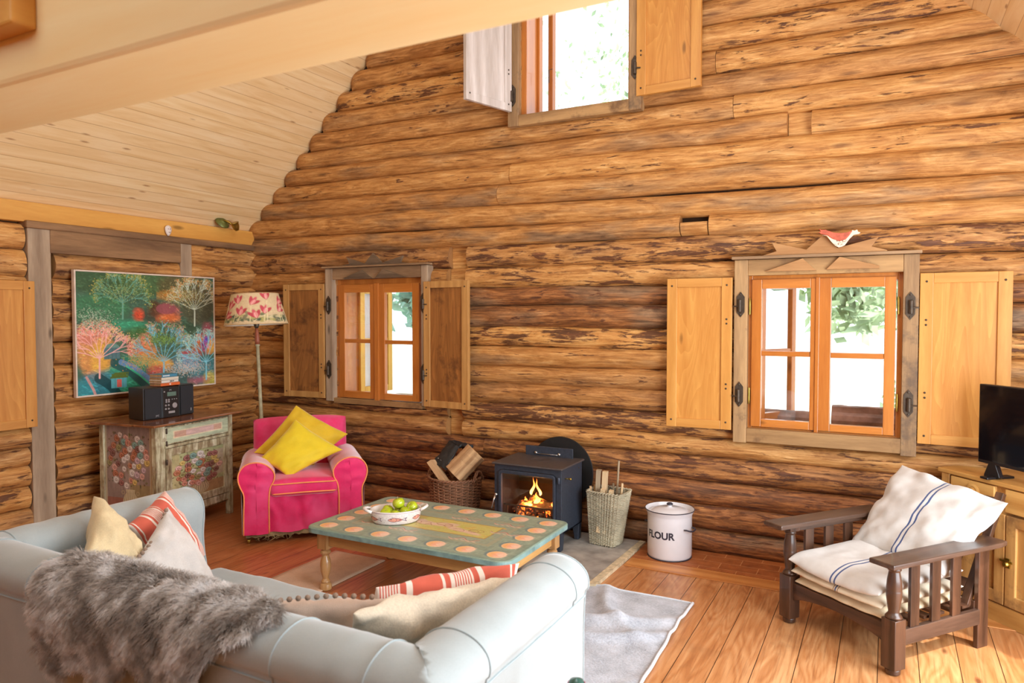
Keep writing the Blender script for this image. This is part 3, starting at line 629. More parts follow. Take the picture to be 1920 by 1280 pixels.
# ---------------------------------------------------------------- cloth
def cloth(name, c, rough=.85, weave=320, var=.1, sheen=.3, bump=.12, patches=None):
    t = T(name); v = t.coord()
    f = t.noise(v, 7, 4, .6); g = t.noise(v, weave, 2, .6)
    d = tuple(x*(1-var*1.5) for x in c[:3])+(1,); l = tuple(min(1, x*(1+var)) for x in c[:3])+(1,)
    col = t.ramp(t.mix(.35, f, g), [(.32, d), (.66, l)])
    if patches: col = t.mix(t.step(t.noise(v, 3.1, 4, .6), .46, .62), col, patches)
    t.bump(g, bump, .003)
    return t.out(col, rough, Sheen_Weight=sheen, Sheen_Roughness=.4)
def stripes(name, base, bands, coord=0, rough=.9, period=1.0, weave=260):
    """woven stripes: bands = [(from, to, colour)] over the cloth's own 0..1 coordinate"""
    t = T(name); v = t.sep(t.coord(attr='lc')); x = t.math('FRACT', t.math('MULTIPLY', v[coord], period))
    c = base
    for a, b, k in bands:
        f = t.math('MULTIPLY', t.math('GREATER_THAN', x, a), t.math('LESS_THAN', x, b)); c = t.mix(f, c, k)
    g = t.noise(t.coord(), weave, 2); n = t.noise(t.coord(), 9, 4, .6)
    c = t.mix(.35, c, t.ramp(n, [(.3, (.55, .5, .45, 1)), (.65, W1)]), 'MULTIPLY'); t.bump(t.mix(.5, g, n), .25, .004)
    return t.out(c, rough, Sheen_Weight=.2)
M['sofa'] = cloth('pale_blue_grey_velvet', srgb(157, 165, 166), .75, 200, .07, .5, .05)
M['sofa_pipe'] = cloth('blue_grey_piping', srgb(156, 168, 171), .8)
M['pink'] = cloth('hot_pink_velvet', srgb(222, 30, 98), .7, 240, .12, .9, .08, srgb(226, 66, 122))
M['pink_arm'] = cloth('pale_pink_velvet', srgb(214, 70, 108), .75, 240, .15, .9, .08, srgb(214, 122, 140))  # paler than the front velvet, with random lighter patches
M['orange_pipe'] = cloth('orange_piping', srgb(250, 140, 80), .7)
M['yellow'] = cloth('bright_yellow_velvet', srgb(226, 196, 14), .7, 260, .08, .5, .06)
M['mustard'] = cloth('mustard_velvet', srgb(214, 172, 12), .7, 260, .1, .5, .06)
M['beige'] = cloth('beige_linen', srgb(214, 192, 150), .9, 300, .16, .2, .2)
M['cream'] = cloth('cream_slub_linen', srgb(226, 212, 190), .9, 160, .18, .2, .35)
M['greylinen'] = cloth('pale_grey_linen', srgb(204, 198, 194), .95, 300, .12, .2, .25)
M['brownlinen'] = cloth('taupe_linen', srgb(198, 172, 156), .95, 300, .12, .2, .25)
M['pompom'] = cloth('brown_pompom_wool', srgb(146, 118, 100), 1, 200, .25, .4, .6)
RED, CRM = srgb(206, 84, 72), srgb(236, 222, 210)
thin = []
for i in range(7): thin.append((.02+i*.018, .028+i*.018, RED))
def band(o): return [(o+a, o+b, k) for a, b, k in thin]
M['redstripe'] = stripes('red_striped_ticking', CRM, band(0)+[(.15, .19, RED), (.23, .43, RED), (.45, .49, RED)]+band(.50)+[(.65, .69, RED), (.73, .93, RED), (.945, .97, RED)], 0)
BLU = srgb(66, 82, 128)
M['sack'] = stripes('grain_sack_linen_with_blue_lines', srgb(214, 210, 206), [(.488, .504, BLU), (.530, .546, BLU)], 0)
M['sack2'] = stripes('grain_sack_linen_lower_fold', srgb(222, 204, 178), [(.50, .507, srgb(120, 80, 60)), (.52, .535, BLU), (.55, .557, srgb(120, 80, 60))], 0)
M['sackplain'] = cloth('undyed_sack_linen', srgb(216, 196, 164), .95, 260, .1, .2, .25)
def pillow(name, cs, t, mat_, parent=None, n=30, seed=1, pinch=.07, wr=.012, power=.42, uvrot=False):
    """stuffed cushion from its four corner points (world coordinates, in order round it)"""
    a, b, c, d = [Vector(p) for p in cs]; cen = (a+b+c+d)/4
    nrm = ((b-a).cross(d-a)).normalized(); m = MB()
    def P(u, v, sgn):
        u, v = (1-math.cos(PI*u))/2, (1-math.cos(PI*v))/2
        q = a*(1-u)*(1-v)+b*u*(1-v)+c*u*v+d*(1-u)*v
        U, V = 2*u-1, 2*v-1
        # edges drawn in between the corners
        q = q+(cen-q)*pinch*(max(0, 1-U*U)*abs(V)**2.5+max(0, 1-V*V)*abs(U)**2.5)
        h = (max(0, 1-U*U)*max(0, 1-V*V))**power*t/2
        wn = (nz(u*5, v*5, seed)+.6*nz(u*11, v*9, seed+4))*wr*min(1, h/t*6)
        # creases fanning from the corners
        wn += wr*.7*math.sin((math.atan2(V, U)*9)+seed)*(max(abs(U), abs(V))**3)*min(1, h/t*8)
        return q-cen+nrm*sgn*(h+wn)
    for sgn in (1, -1):
        m.grid(lambda u, v: P(u, v, sgn), n, n, lc=lambda u, v: (((1-math.cos(PI*v))/2, (1-math.cos(PI*u))/2, 0) if uvrot else ((1-math.cos(PI*u))/2, (1-math.cos(PI*v))/2, 0)), flip=(sgn < 0))
    o = m.build(name, mat_, parent, smooth=True, loc=cen, fixn=False)
    b_ = bmesh.new(); b_.from_mesh(o.data); bmesh.ops.remove_doubles(b_, verts=b_.verts, dist=.0004); bmesh.ops.recalc_face_normals(b_, faces=b_.faces); b_.to_mesh(o.data); b_.free()
    return o
# ---------------------------------------------------------------- sofa
sofa = empty('sofa', (-2.02, 1.85, 0)); tag(sofa, 'pale blue grey buttoned velvet sofa seen from behind with fur throw over its back', 'sofa')
SX, SY = -2.02, 1.85
OX0, OX1, OY = -3.12, -.92, 1.345; AF_R, AF_L = 2.28, 2.34
PROF = [(.0, .06), (.0, .30), (.0, .55), (-.002, .69), (-.014, .715), (-.016, .742), (-.006, .772), (.022, .798), (.06, .813), (.10, .817), (.14, .808), (.175, .785), (.197, .75), (.203, .70), (.196, .65), (.192, .60), (.20, .52), (.215, .44), (.22, .30)]
def ssub(pts, n=3):
    out = []
    for i in range(len(pts)-1):
        p0 = pts[max(i-1, 0)]; p1 = pts[i]; p2 = pts[i+1]; p3 = pts[min(i+2, len(pts)-1)]
        for k in range(n):
            t = k/n; out.append(tuple(.5*((2*p1[j])+(-p0[j]+p2[j])*t+(2*p0[j]-5*p1[j]+4*p2[j]-p3[j])*t*t+(-p0[j]+3*p1[j]-3*p2[j]+p3[j])*t**3) for j in (0, 1)))
    return out+[pts[-1]]
PR = ssub(PROF, 3)
# stations round the U: (point on the outer line, inward normal)
stn = []
nR = 34
for i in range(nR+1): y = AF_R+(OY-AF_R)*i/nR; stn.append(((OX1, y), (-1, 0 if i < nR else 1), abs(y-AF_R)))
nB = 80
for i in range(1, nB+1): x = OX1+(OX0-OX1)*i/nB; stn.append(((x, OY), (0 if i < nB else 1, 1), .935+abs(x-OX1)))
for i in range(1, nR+1): y = OY+(AF_L-OY)*i/nR; stn.append(((OX0, y), (1, 0), .935+2.2+abs(y-OY)))
BUT = []   # buttons: (run along the U, height)
for run in [.28, .62, 1.35, 1.7, 2.05, 2.4, 2.75, 3.5, 3.84]:
    BUT.append((run, .66)); BUT.append((run+.17, .53))
def sofa_pt(p, nrm, run, o, z):
    inner = o > .12
    dz = 0; do = 0
    w1 = nz(run*2.2, z*5, 3)*.006+nz(run*9, z*4, 8)*.0025
    if o > -.1: do += w1
    if z > .7: # cloth gathered across the roll
        do += .003*math.sin(run*47+3*nz(run*3, 0, 5))*(1 if abs(nz(run*1.3, 2, 2)) > .15 else .2)
        dz += .003*math.sin(run*47+3*nz(run*3, 0, 5))*(1 if abs(nz(run*1.3, 2, 2)) > .15 else .2)
    if inner:
        for br, bz in BUT:
            d = math.hypot((run-br), (z-bz)); do += .028*math.exp(-(d/.045)**2)
    x = p[0]+nrm[0]*(o-do*(1 if inner else -1)); y = p[1]+nrm[1]*(o-do*(1 if inner else -1))
    if nrm[1] == 0: y = max(y, OY+o)
    elif nrm[0] == 0: x = min(max(x, OX0+o), OX1-o)
    return (x-SX, y-SY, z+dz)
m = MB(); rows = []
for p, nrm, run in stn: rows.append([m.vert(sofa_pt(p, nrm, run, o, z), (run, z, 0)) for o, z in PR])
for a, b in zip(rows, rows[1:]):
    for k in range(len(PR)-1): m.face(a[k], b[k], b[k+1], a[k+1])
for rw_, fl in ((rows[0], 1), (rows[-1], 0)):
    y = (AF_R if fl else AF_L)-SY; xx = OX1 if fl else OX0; s_ = -1 if fl else 1
    # softly domed arm front
    c0 = [(xx-SX+s_*(.105+(o-.105)*.86), y+.018, (z-.45)*.95+.445) for o, z in PR]; r2 = [m.vert(q) for q in c0]
    for k in range(len(PR)-1): m.face(rw_[k], r2[k], r2[k+1], rw_[k+1])
    cc = m.vert((xx-SX+s_*.105, y+.03, .45))
    for k in range(len(PR)-1): m.face(r2[k], cc, r2[k+1])
    m.face(r2[-1], cc, r2[0]); m.face(rw_[0], rw_[-1], r2[-1], r2[0])
m.build('frame', M['sofa'], sofa, smooth=True)
def roll_line(p, nrm, run, k0, k1, r=.004, off=.003):
    pts = []
    off = .0008
    for o, z in PR[k0:k1]:
        q = sofa_pt(p, nrm, run, o, z); pts.append((q[0]-nrm[0]*off*(1 if o < .1 else -1), q[1]-nrm[1]*off*(1 if o < .1 else -1), q[2]+(off if z > .78 else 0)))
    return pts
for run in (.10, .70, 1.13, 1.42, 2.55, 2.95, 3.32):
    p, nrm, rn = min(stn, key=lambda s_: abs(s_[2]-run)); MB().tube(roll_line(p, nrm, rn, 9, 38), .0032, 6).build('roll_piping', M['sofa_pipe'], sofa, smooth=True)
k9 = 9
MB().tube([(lambda q: (q[0]-nrm[0]*.001, q[1]-nrm[1]*.001, q[2]-.004))(sofa_pt(p, nrm, run, *PR[k9])) for p, nrm, run in stn], .0035, 6).build('seam_piping', M['sofa_pipe'], sofa, smooth=True)
for k in (0, -1):
    p, nrm, run = stn[k]; s_ = 1
    MB().tube([(lambda q: (q[0], q[1]+.002, q[2]))(sofa_pt(p, nrm, run, o, z)) for o, z in PR], .0035, 6).build('arm_piping', M['sofa_pipe'], sofa, smooth=True)
for br, bz in BUT:
    p, nrm, run = min(stn, key=lambda s_: abs(s_[2]-br)); q = sofa_pt(p, nrm, br, .197, bz)
    if nrm[0]*nrm[1]: continue
    q = Vector((q[0], q[1], q[2]))+Vector((nrm[0], nrm[1], 0))*.002
    Mx = Matrix.Translation(q) @ Vector((nrm[0], nrm[1], 0)).to_track_quat('Z', 'Y').to_matrix().to_4x4()
    MB().lathe([(.0, .006), (.007, .005), (.011, .001), (.011, -.004)], n=12, M=Mx, caps=False).build('button', M['sofa'], sofa, smooth=True)
def soft_box(name, x0, x1, y0, y1, z0, z1, mat_, parent, r=.04, wr=.006, seed=1, n=26, crown=.02, off=(0, 0)):
    """upholstered block: rounded box with a crowned top and a few creases"""
    m = MB(); cx, cy, cz = (x0+x1)/2, (y0+y1)/2, (z0+z1)/2; hx, hy, hz = (x1-x0)/2, (y1-y0)/2, (z1-z0)/2
    def pt(a, b, c): # cube -> rounded
        v = Vector((a*hx, b*hy, c*hz)); i = Vector((max(-hx+r, min(hx-r, v.x)), max(-hy+r, min(hy-r, v.y)), max(-hz+r, min(hz-r, v.z))))
        d = v-i
        if d.length > 1e-6: v = i+d.normalized()*r
        k = nz(v.x*4, v.y*4, seed+v.z)*wr+nz(v.x*10, v.y*3, seed+7)*wr*.6
        if c > .3: v.z += crown*(1-a*a)*(1-b*b)+k
        else: v.y += k*(1 if b > 0 else -1)*abs(b)
        return (cx+v.x-off[0], cy+v.y-off[1], cz+v.z)
    g = lambda t: math.sin((t*2-1)*PI/2)
    m.grid(lambda u, v: pt(g(u), g(v), 1), n, n); m.grid(lambda u, v: pt(g(u), g(v), -1), n, n)
    m.grid(lambda u, v: pt(g(u), -1, g(v)), n, 12); m.grid(lambda u, v: pt(g(u), 1, g(v)), n, 12)
    m.grid(lambda u, v: pt(-1, g(u), g(v)), n, 12); m.grid(lambda u, v: pt(1, g(u), g(v)), n, 12)
    o = m.build(name, mat_, parent, smooth=True, fixn=False)
    b_ = bmesh.new(); b_.from_mesh(o.data); bmesh.ops.remove_doubles(b_, verts=b_.verts, dist=.0008); bmesh.ops.recalc_face_normals(b_, faces=b_.faces); b_.to_mesh(o.data); b_.free()
    return o
soft_box('seat', -2.915, -1.125, 1.56, 2.43, .22, .425, M['sofa'], sofa, .05, .012, 3, 40, .012, (SX, SY))
MB().box((OX0+.215-SX, 1.54-SY, .06), (OX1-.215-SX, 2.33-SY, .23)).build('base', M['sofa'], sofa, bevel=.02)
M['darkwood'] = wood('dark_stained_oak', srgb(44, 25, 18), srgb(102, 64, 46), 'z', 1.2, .34, .3, .1, False, None, .25)
M['darkwood_x'] = wood('dark_stained_oak_rail', srgb(44, 25, 18), srgb(102, 64, 46), 'x', 1.2, .38, .3, .1, False, None, .15)
M['darkwood_y'] = wood('dark_stained_oak_arm', srgb(50, 32, 26), srgb(104, 74, 60), 'y', 1.2, .35, .3, .1, False, None, .2)
for x in (OX0+.08, OX1-.08):
    for y in (OY+.08, 2.22): MB().lathe([(.028, 0), (.032, .01), (.034, .06)], (x-SX, y-SY, 0), 14).build('leg', M['darkwood'], sofa, smooth=True, angle=40)
# cushions in the left corner of the sofa
def bo(x, y, D):
    fx = Vector((-math.sin(YAW)*math.cos(PITCH), math.cos(YAW)*math.cos(PITCH), -math.sin(PITCH))); rt = Vector((math.cos(YAW), math.sin(YAW), 0)); up_ = rt.cross(fx)
    d = fx*1340+rt*(x-960)+up_*(640-y); return Vector((0, 0, CAMZ))+d*(D/1340)
def pompoms(path, n, r, parent, m_):
    P = [Vector(p) for p in path]; L = [0]
    for a, b in zip(P, P[1:]): L.append(L[-1]+(b-a).length)
    mb = MB()
    for i in range(n):
        s_ = L[-1]*(i+.5)/n; k = max(j for j in range(len(L)-1) if L[j] <= s_); q = P[k].lerp(P[k+1], (s_-L[k])/(L[k+1]-L[k]))
        mb.lathe([(.0, -r), (r*.7, -r*.7), (r, 0), (r*.7, r*.7), (.0, r)], q-parent.location, 8, caps=False)
    return mb.build('pompom_trim', m_, parent, smooth=True)
LC = {}
LC['beige'] = [(-2.86, 1.83, .905), (-2.60, 1.60, .72), (-2.62, 1.62, .36), (-2.93, 1.72, .53)]
def cushion(name, label, cs, t, mt, seed, **k):
    o = pillow(name, cs, t, mt, None, 30, seed, **k); tag(o, label, 'cushion'); return o
cushion('cushion', 'plain beige cushion at the left end of the sofa', [bo(176, 930, 2.98), bo(268, 1032, 2.95), bo(240, 1150, 2.80), bo(160, 1045, 2.72)], .17, M['beige'], 3, pinch=.05)
cushion('striped_cushion', 'red and cream striped cushion tucked behind the grey pompom cushion', [bo(309, 920, 3.22), bo(385, 1040, 3.30), bo(320, 1110, 3.1), bo(238, 985, 3.02)], .17, M['redstripe'], 5, pinch=.04, uvrot=True)
g_ = cushion('pompom_cushion', 'pale grey linen cushion with brown pompom edge in the sofa\'s left corner', [bo(314, 950, 3.12), bo(406, 1090, 3.05), bo(340, 1170, 2.86), bo(256, 1048, 2.86)], .14, M['greylinen'], 6, pinch=.03)
pompoms([bo(313, 952, 3.10), bo(300, 990, 3.02), bo(282, 1020, 2.93), bo(258, 1046, 2.84)], 13, .0095, g_, M['pompom'])
def lean(p1, p2, z, off, down, t): # a cushion whose top edge runs p1-p2, leaning down and away
    a, b = Vector((*p1, z)), Vector((*p2, z)); o_ = Vector((off[0], off[1], -down)); return [a, b, b+o_, a+o_]
cushion('cushion', 'cream slub linen cushion leaning in the sofa\'s right corner', lean((-1.43, 1.68), (-1.13, 2.17), .745, (-.15, .10), .36, .17), .17, M['cream'], 9, pinch=.02, wr=.026)
cushion('striped_cushion', 'red striped cushion between the cream cushion and the coffee table', lean((-1.52, 1.90), (-1.20, 2.34), .735, (-.13, .09), .33, .13), .12, M['redstripe'], 12, pinch=.02)
h_ = cushion('pompom_cushion', 'taupe cushion with a pompom fringe beside the fur throw', lean((-1.80, 1.70), (-1.47, 1.90), .70, (-.08, .14), .30, .12), .12, M['brownlinen'], 15, pinch=.02)
pompoms([(-1.79, 1.675, .715), (-1.70, 1.72, .728), (-1.60, 1.785, .733), (-1.49, 1.865, .72)], 12, .010, h_, M['pompom'])

# ---------------------------------------------------------------- sheepskin over the sofa back
def prof_at(s_):
    """a point and outward normal on the back of the sofa: s=0 on the crest, positive towards the camera and down"""
    pts = [(.19, .74), (.165, .79), (.10, .822), (.04, .812), (-.005, .785), (-.022, .745), (-.02, .70), (-.012, .60), (-.01, .45), (-.01, .2)]
    L = [-.15]
    for a, b in zip(pts, pts[1:]): L.append(L[-1]+math.hypot(b[0]-a[0], b[1]-a[1]))
    s_ = max(L[0], min(L[-1]-1e-4, s_)); k = max(j for j in range(len(L)-1) if L[j] <= s_); t = (s_-L[k])/(L[k+1]-L[k])
    a, b = pts[k], pts[k+1]; d = Vector((0, b[0]-a[0], b[1]-a[1])).normalized(); nn = Vector((0, d.z, -d.y))
    if k+2 < len(pts):
        c = pts[k+2]; d2 = Vector((0, c[0]-b[0], c[1]-b[1])).normalized(); nn = nn.lerp(Vector((0, d2.z, -d2.y)), t).normalized()
    return Vector((0, OY+lerp(a[0], b[0], t), lerp(a[1], b[1], t))), nn
def skin_edge(u): # lower edge of the pelt: lobes
    return .25+.05*math.sin(u*9.5+.6)+.06*math.sin(u*17+2)+.10*math.exp(-((u-.15)/.09)**2)+.09*math.exp(-((u-.45)/.1)**2)-.12*max(0, u-.72)/.28
X0s, X1s = -2.42, -1.50
def skin(u, v, lift=.0):
    hi = -.10-.02*math.sin(u*12)+(.07*max(0, u-.8)/.2)+(.07*max(0, .1-u)/.1); lo = skin_edge(u)
    if u < .06: lo *= .8+.2*u/.06
    if u > .93: lo *= 1-(u-.93)/.07*.4
    s_ = lerp(hi, lo, v); p, n_ = prof_at(s_)
    x = lerp(X0s, X1s, u)+.03*math.sin(v*6)*(1 if u > .5 else -1)
    b = .012+.010*nz(u*7, v*4, 3)+lift
    return Vector((x, p.y, p.z))+n_*b, n_
sk = empty('sheepskin_throw', (-1.95, 1.45, .82)); tag(sk, 'long-haired grey brown sheepskin draped over the back of the sofa', 'throw')
M['hide'] = plain('sheepskin_hide', srgb(120, 100, 84), .95)
m = MB(); m.grid(lambda u, v: skin(u, v)[0]-sk.location, 60, 30)
hd = m.build('hide', M['hide'], sk, smooth=True)
sd = hd.modifiers.new('solid', 'SOLIDIFY'); sd.thickness = .006; sd.offset = -1
def fur_mat():
    t = T('grey_brown_fur'); h = t.n('ShaderNodeHairInfo'); at = t.n('ShaderNodeNewGeometry')
    n1 = t.noise(t.coord((1, 1, 1)), 9, 5, .65)
    c = t.ramp(n1, [(.30, srgb(58, 50, 46)), (.42, srgb(112, 100, 92)), (.51, srgb(176, 166, 158)), (.60, srgb(246, 244, 244))])
    c = t.mix(t.math('MULTIPLY', t.step(h.outputs['Intercept'], .45, 1), .45), c, srgb(226, 216, 208))
    c = t.mix(t.math('MULTIPLY', h.outputs['Random'], .25), c, srgb(96, 84, 76))
    return t.out(c, .55, Specular_IOR_Level=.3)
M['fur'] = fur_mat()
NH, NP = 60000, 6
rng = np.random.default_rng(5); pos = np.zeros((NH, NP, 3), dtype=np.float32); rad = np.zeros((NH, NP), dtype=np.float32)
for i in range(NH):
    u, v = rng.random(), rng.random()
    p, n_ = skin(u, v); cu = nz(u*14, v*8, 11); cv = nz(u*13, v*8, 21)
    clump = nz(u*30, v*16, 4)
    tang = Vector((.55*cu+(.6 if u > .94 else (-.6 if u < .05 else 0)), -.15, -.55+.5*cv)); L_ = .042+.016*clump+.012*rng.random()
    dr = (n_*(.75+.35*clump)+tang*.75+Vector(rng.normal(0, .16, 3))).normalized()
    for k in range(NP):
        t_ = k/(NP-1); q = p+dr*L_*t_+Vector((0, 0, -1))*(L_*.32*t_*t_)+Vector((.004*math.sin(t_*7+clump*9), 0, 0))
        pos[i, k] = q-sk.location; rad[i, k] = .00075*(1-.75*t_)
hc = bpy.data.hair_curves.new('fur'); hc.add_curves([NP]*NH)
hc.attributes['position'].data.foreach_set('vector', pos.ravel())
ra = hc.attributes.get('radius') or hc.attributes.new('radius', 'FLOAT', 'POINT'); ra.data.foreach_set('value', rad.ravel())
hc.materials.append(M['fur']); fo = bpy.data.objects.new('fur', hc); COL.objects.link(fo); fo.parent = sk; tag(fo, kind='stuff')

# ---------------------------------------------------------------- pink armchair
AA = R(46); W_, DEP = .92, .82
ACX, ACY = -4.11, 3.585
ac = empty('armchair', (ACX, ACY, 0), AA); tag(ac, 'hot pink velvet armchair with orange piping and rolled arms', 'armchair')
# local: x 0..W across the front, y 0..DEP towards the back
def arm_front(x0, x1, zt):
    """outline of an arm's front panel, bottom outer corner round to bottom inner corner"""
    pass
def arm(sgn, name):
    cx = .135 if sgn < 0 else W_-.135
    sec = []   # (offset outwards, z)
    for i in range(19):
        a = lerp(-.62*PI, .62*PI+.0, i/18)
    prof = [(.100, .075), (.098, .22), (.095, .36), (.118, .42), (.134, .475), (.128, .53), (.092, .578), (.035, .598), (-.03, .592), (-.085, .56), (-.118, .51), (-.112, .455), (-.088, .41), (-.078, .32), (-.078, .20), (-.078, .075)]
    pr_ = ssub(prof, 3); m = MB(); rows = []
    N = 26
    for j in range(N+1):
        y = lerp(0, DEP-.10, j/N)
        rows.append([m.vert((cx+o*sgn*(1)+nz(y*6, z*6, 3+sgn)*.006*(1 if z < .55 else .4), y+(.012*math.sin(z*40+nz(z*3, o*9)*4)*.25 if j == 0 else 0), z+nz(y*5, o*9, 7)*.005-(.02*(y/DEP) if z > .5 else 0))) for o, z in pr_])
    for a, b in zip(rows, rows[1:]):
        for k in range(len(pr_)-1): m.face(a[k], b[k], b[k+1], a[k+1])
    for k in (0,):
        pass
    m.face(*rows[-1])
    o1 = m.build(name, M['pink_arm'], ac, smooth=True)
    # front panel: slightly puffed with drag creases
    m = MB(); nl = len(pr_)
    cen = [((pr_[k][0]+pr_[nl-1-k][0])/2, (pr_[k][1]+pr_[nl-1-k][1])/2) for k in range(nl)]
    rr_ = []
    for ring in range(6):
        t = ring/5; rr_.append([m.vert((cx+sgn*lerp(pr_[k][0], cen[k][0], t), -.012*math.sin(t*PI/2)+.006*math.sin(cen[k][1]*75+pr_[k][0]*22+nz(cen[k][1]*8, t)*3)*math.sin(t*PI*.5), lerp(pr_[k][1], cen[k][1], t))) for k in range(nl)])
    for a, b in zip(rr_, rr_[1:]):
        for k in range(nl-1): m.face(a[k], b[k], b[k+1], a[k+1])
    m.build('arm_front', M['pink'], ac, smooth=True)
    MB().tube([(cx+sgn*o*.985, -.004, z) for o, z in pr_], .005, 6).build('piping', M['orange_pipe'], ac, smooth=True)
    return o1
arm(-1, 'arm'); arm(1, 'arm')
# apron (loose cover) between the arms, hanging in folds
def apron(u, v):
    x = lerp(.20, W_-.20, u); z = lerp(.075, .375, v)
    return (x, .015+.010*math.sin(u*16+v*3+nz(u*4, v*2)*4)*(1-v*.3)+.012*(nz(u*7, v*3, 5)), z+.012*nz(u*5, 1)*(1-v))
m = MB(); m.grid(apron, 60, 20); m.build('skirt', M['pink'], ac, smooth=True)
# side skirts
for sgn, x in ((-1, .035), (1, W_-.035)):
    m = MB(); m.grid(lambda u, v: (x-sgn*(.004+.006*math.sin(u*14))*(1-v)-sgn*(-.012), lerp(0.0, DEP, u), lerp(.075, .40, v)), 40, 8); m.build('skirt_side', M['pink_arm'], ac, smooth=True)
# back
def back_pt(u, v, f):
    x = lerp(.10, W_-.10, u); z = lerp(.30, .815, v); U = 2*u-1
    rnd = (1-abs(U)**7)**.5 if abs(U) < 1 else 0
    top = (1-max(0, (v-.86)/.14)**3)
    y = lerp(.60, .72, v)+(-f*(.075)*rnd*math.sqrt(max(0, top)))+nz(u*4, v*4, 5)*.01
    return (x+(.01*U if v > .5 else 0), y+.05, z-.012*(abs(U)**5)+.012*(1-U*U))
m = MB(); m.grid(lambda u, v: back_pt(u, v, 1), 34, 26); m.grid(lambda u, v: back_pt(u, v, -1), 34, 26)
o = m.build('backrest', M['pink'], ac, smooth=True)
m = MB(); m.box((.2, .04, .12), (W_-.2, .62, .34)); m.build('seat_base', M['pink'], ac, bevel=.02)
cush = soft_box('seat_cushion', .215, W_-.215, -.02, .60, .335, .455, M['pink'], ac, .045, .006, 8, 26, .035)
for z in (.362, .432):
    pts = [(.222, .35, z), (.217, .12, z), (.222, .01, z), (.25, -.020, z), (W_/2, -.024, z+.004), (W_-.25, -.020, z), (W_-.222, .01, z), (W_-.217, .12, z), (W_-.222, .35, z)]
    MB().tube(pts, .005, 6).build('piping', M['orange_pipe'], ac, smooth=True)
M['hessian'] = cloth('frayed_hessian_lining', srgb(150, 128, 90), 1, 120, .3, 0, .6)
m = MB(); m.grid(lambda u, v: (lerp(.05, W_-.05, u), .03+.004*math.sin(u*60), lerp(.045+.012*nz(u*30, 2), .09, v)), 80, 3)
m.grid(lambda u, v: (.06, lerp(.03, DEP-.05, u), lerp(.045+.012*nz(u*30, 5), .09, v)), 60, 3)
m.build('frayed_lining', M['hessian'], ac)
m = MB(); rr = random.Random(4)
for i in range(14):
    x = rr.uniform(.08, .6); m.tube([(x, .02, .06), (x+.01, .01, .03+rr.uniform(-.01, .01)), (x+rr.uniform(-.03, .04), .0, .02+rr.uniform(0, .02)), (x+rr.uniform(0, .05), .01, .05)], .0012, 4)
tag(m.build('loose_threads', M['hessian'], ac), kind='stuff')
for x, y in ((.07, .06), (W_-.07, .06), (.09, DEP-.10), (W_-.09, DEP-.10)):
    cst = MB().lathe([(.014, .034), (.022, .05), (.02, .062), (.010, .066)], (x, y, 0), 12).build('castor', M['darkwood'], ac, smooth=True)
    MB().lathe([(.006, -.010), (.017, -.009), (.018, 0), (.017, .009), (.006, .010)], n=16, M=Matrix.Translation((x, y-.004, .018)) @ Matrix.Rotation(PI/2, 4, 'Y')).build('wheel', M['brass'], cst, smooth=True, angle=40)
# yellow cushions on it
def acp(x, y, z): 
    c, s_ = math.cos(AA), math.sin(AA); return Vector((ACX+c*x-s_*y, ACY+s_*x+c*y, z))
cushion('velvet_cushion', 'larger mustard yellow velvet cushion behind the bright yellow one on the pink armchair',
        [acp(.42, .50, .945), acp(.82, .46, .70), acp(.54, .38, .47), acp(.10, .40, .60)], .15, M['mustard'], 21, pinch=.06)
cushion('velvet_cushion', 'bright yellow velvet cushion in front, standing on its corner on the pink armchair',
        [acp(.41, .36, .85), acp(.76, .26, .61), acp(.35, .09, .455), acp(.14, .27, .57)], .16, M['yellow'], 22, pinch=.06)
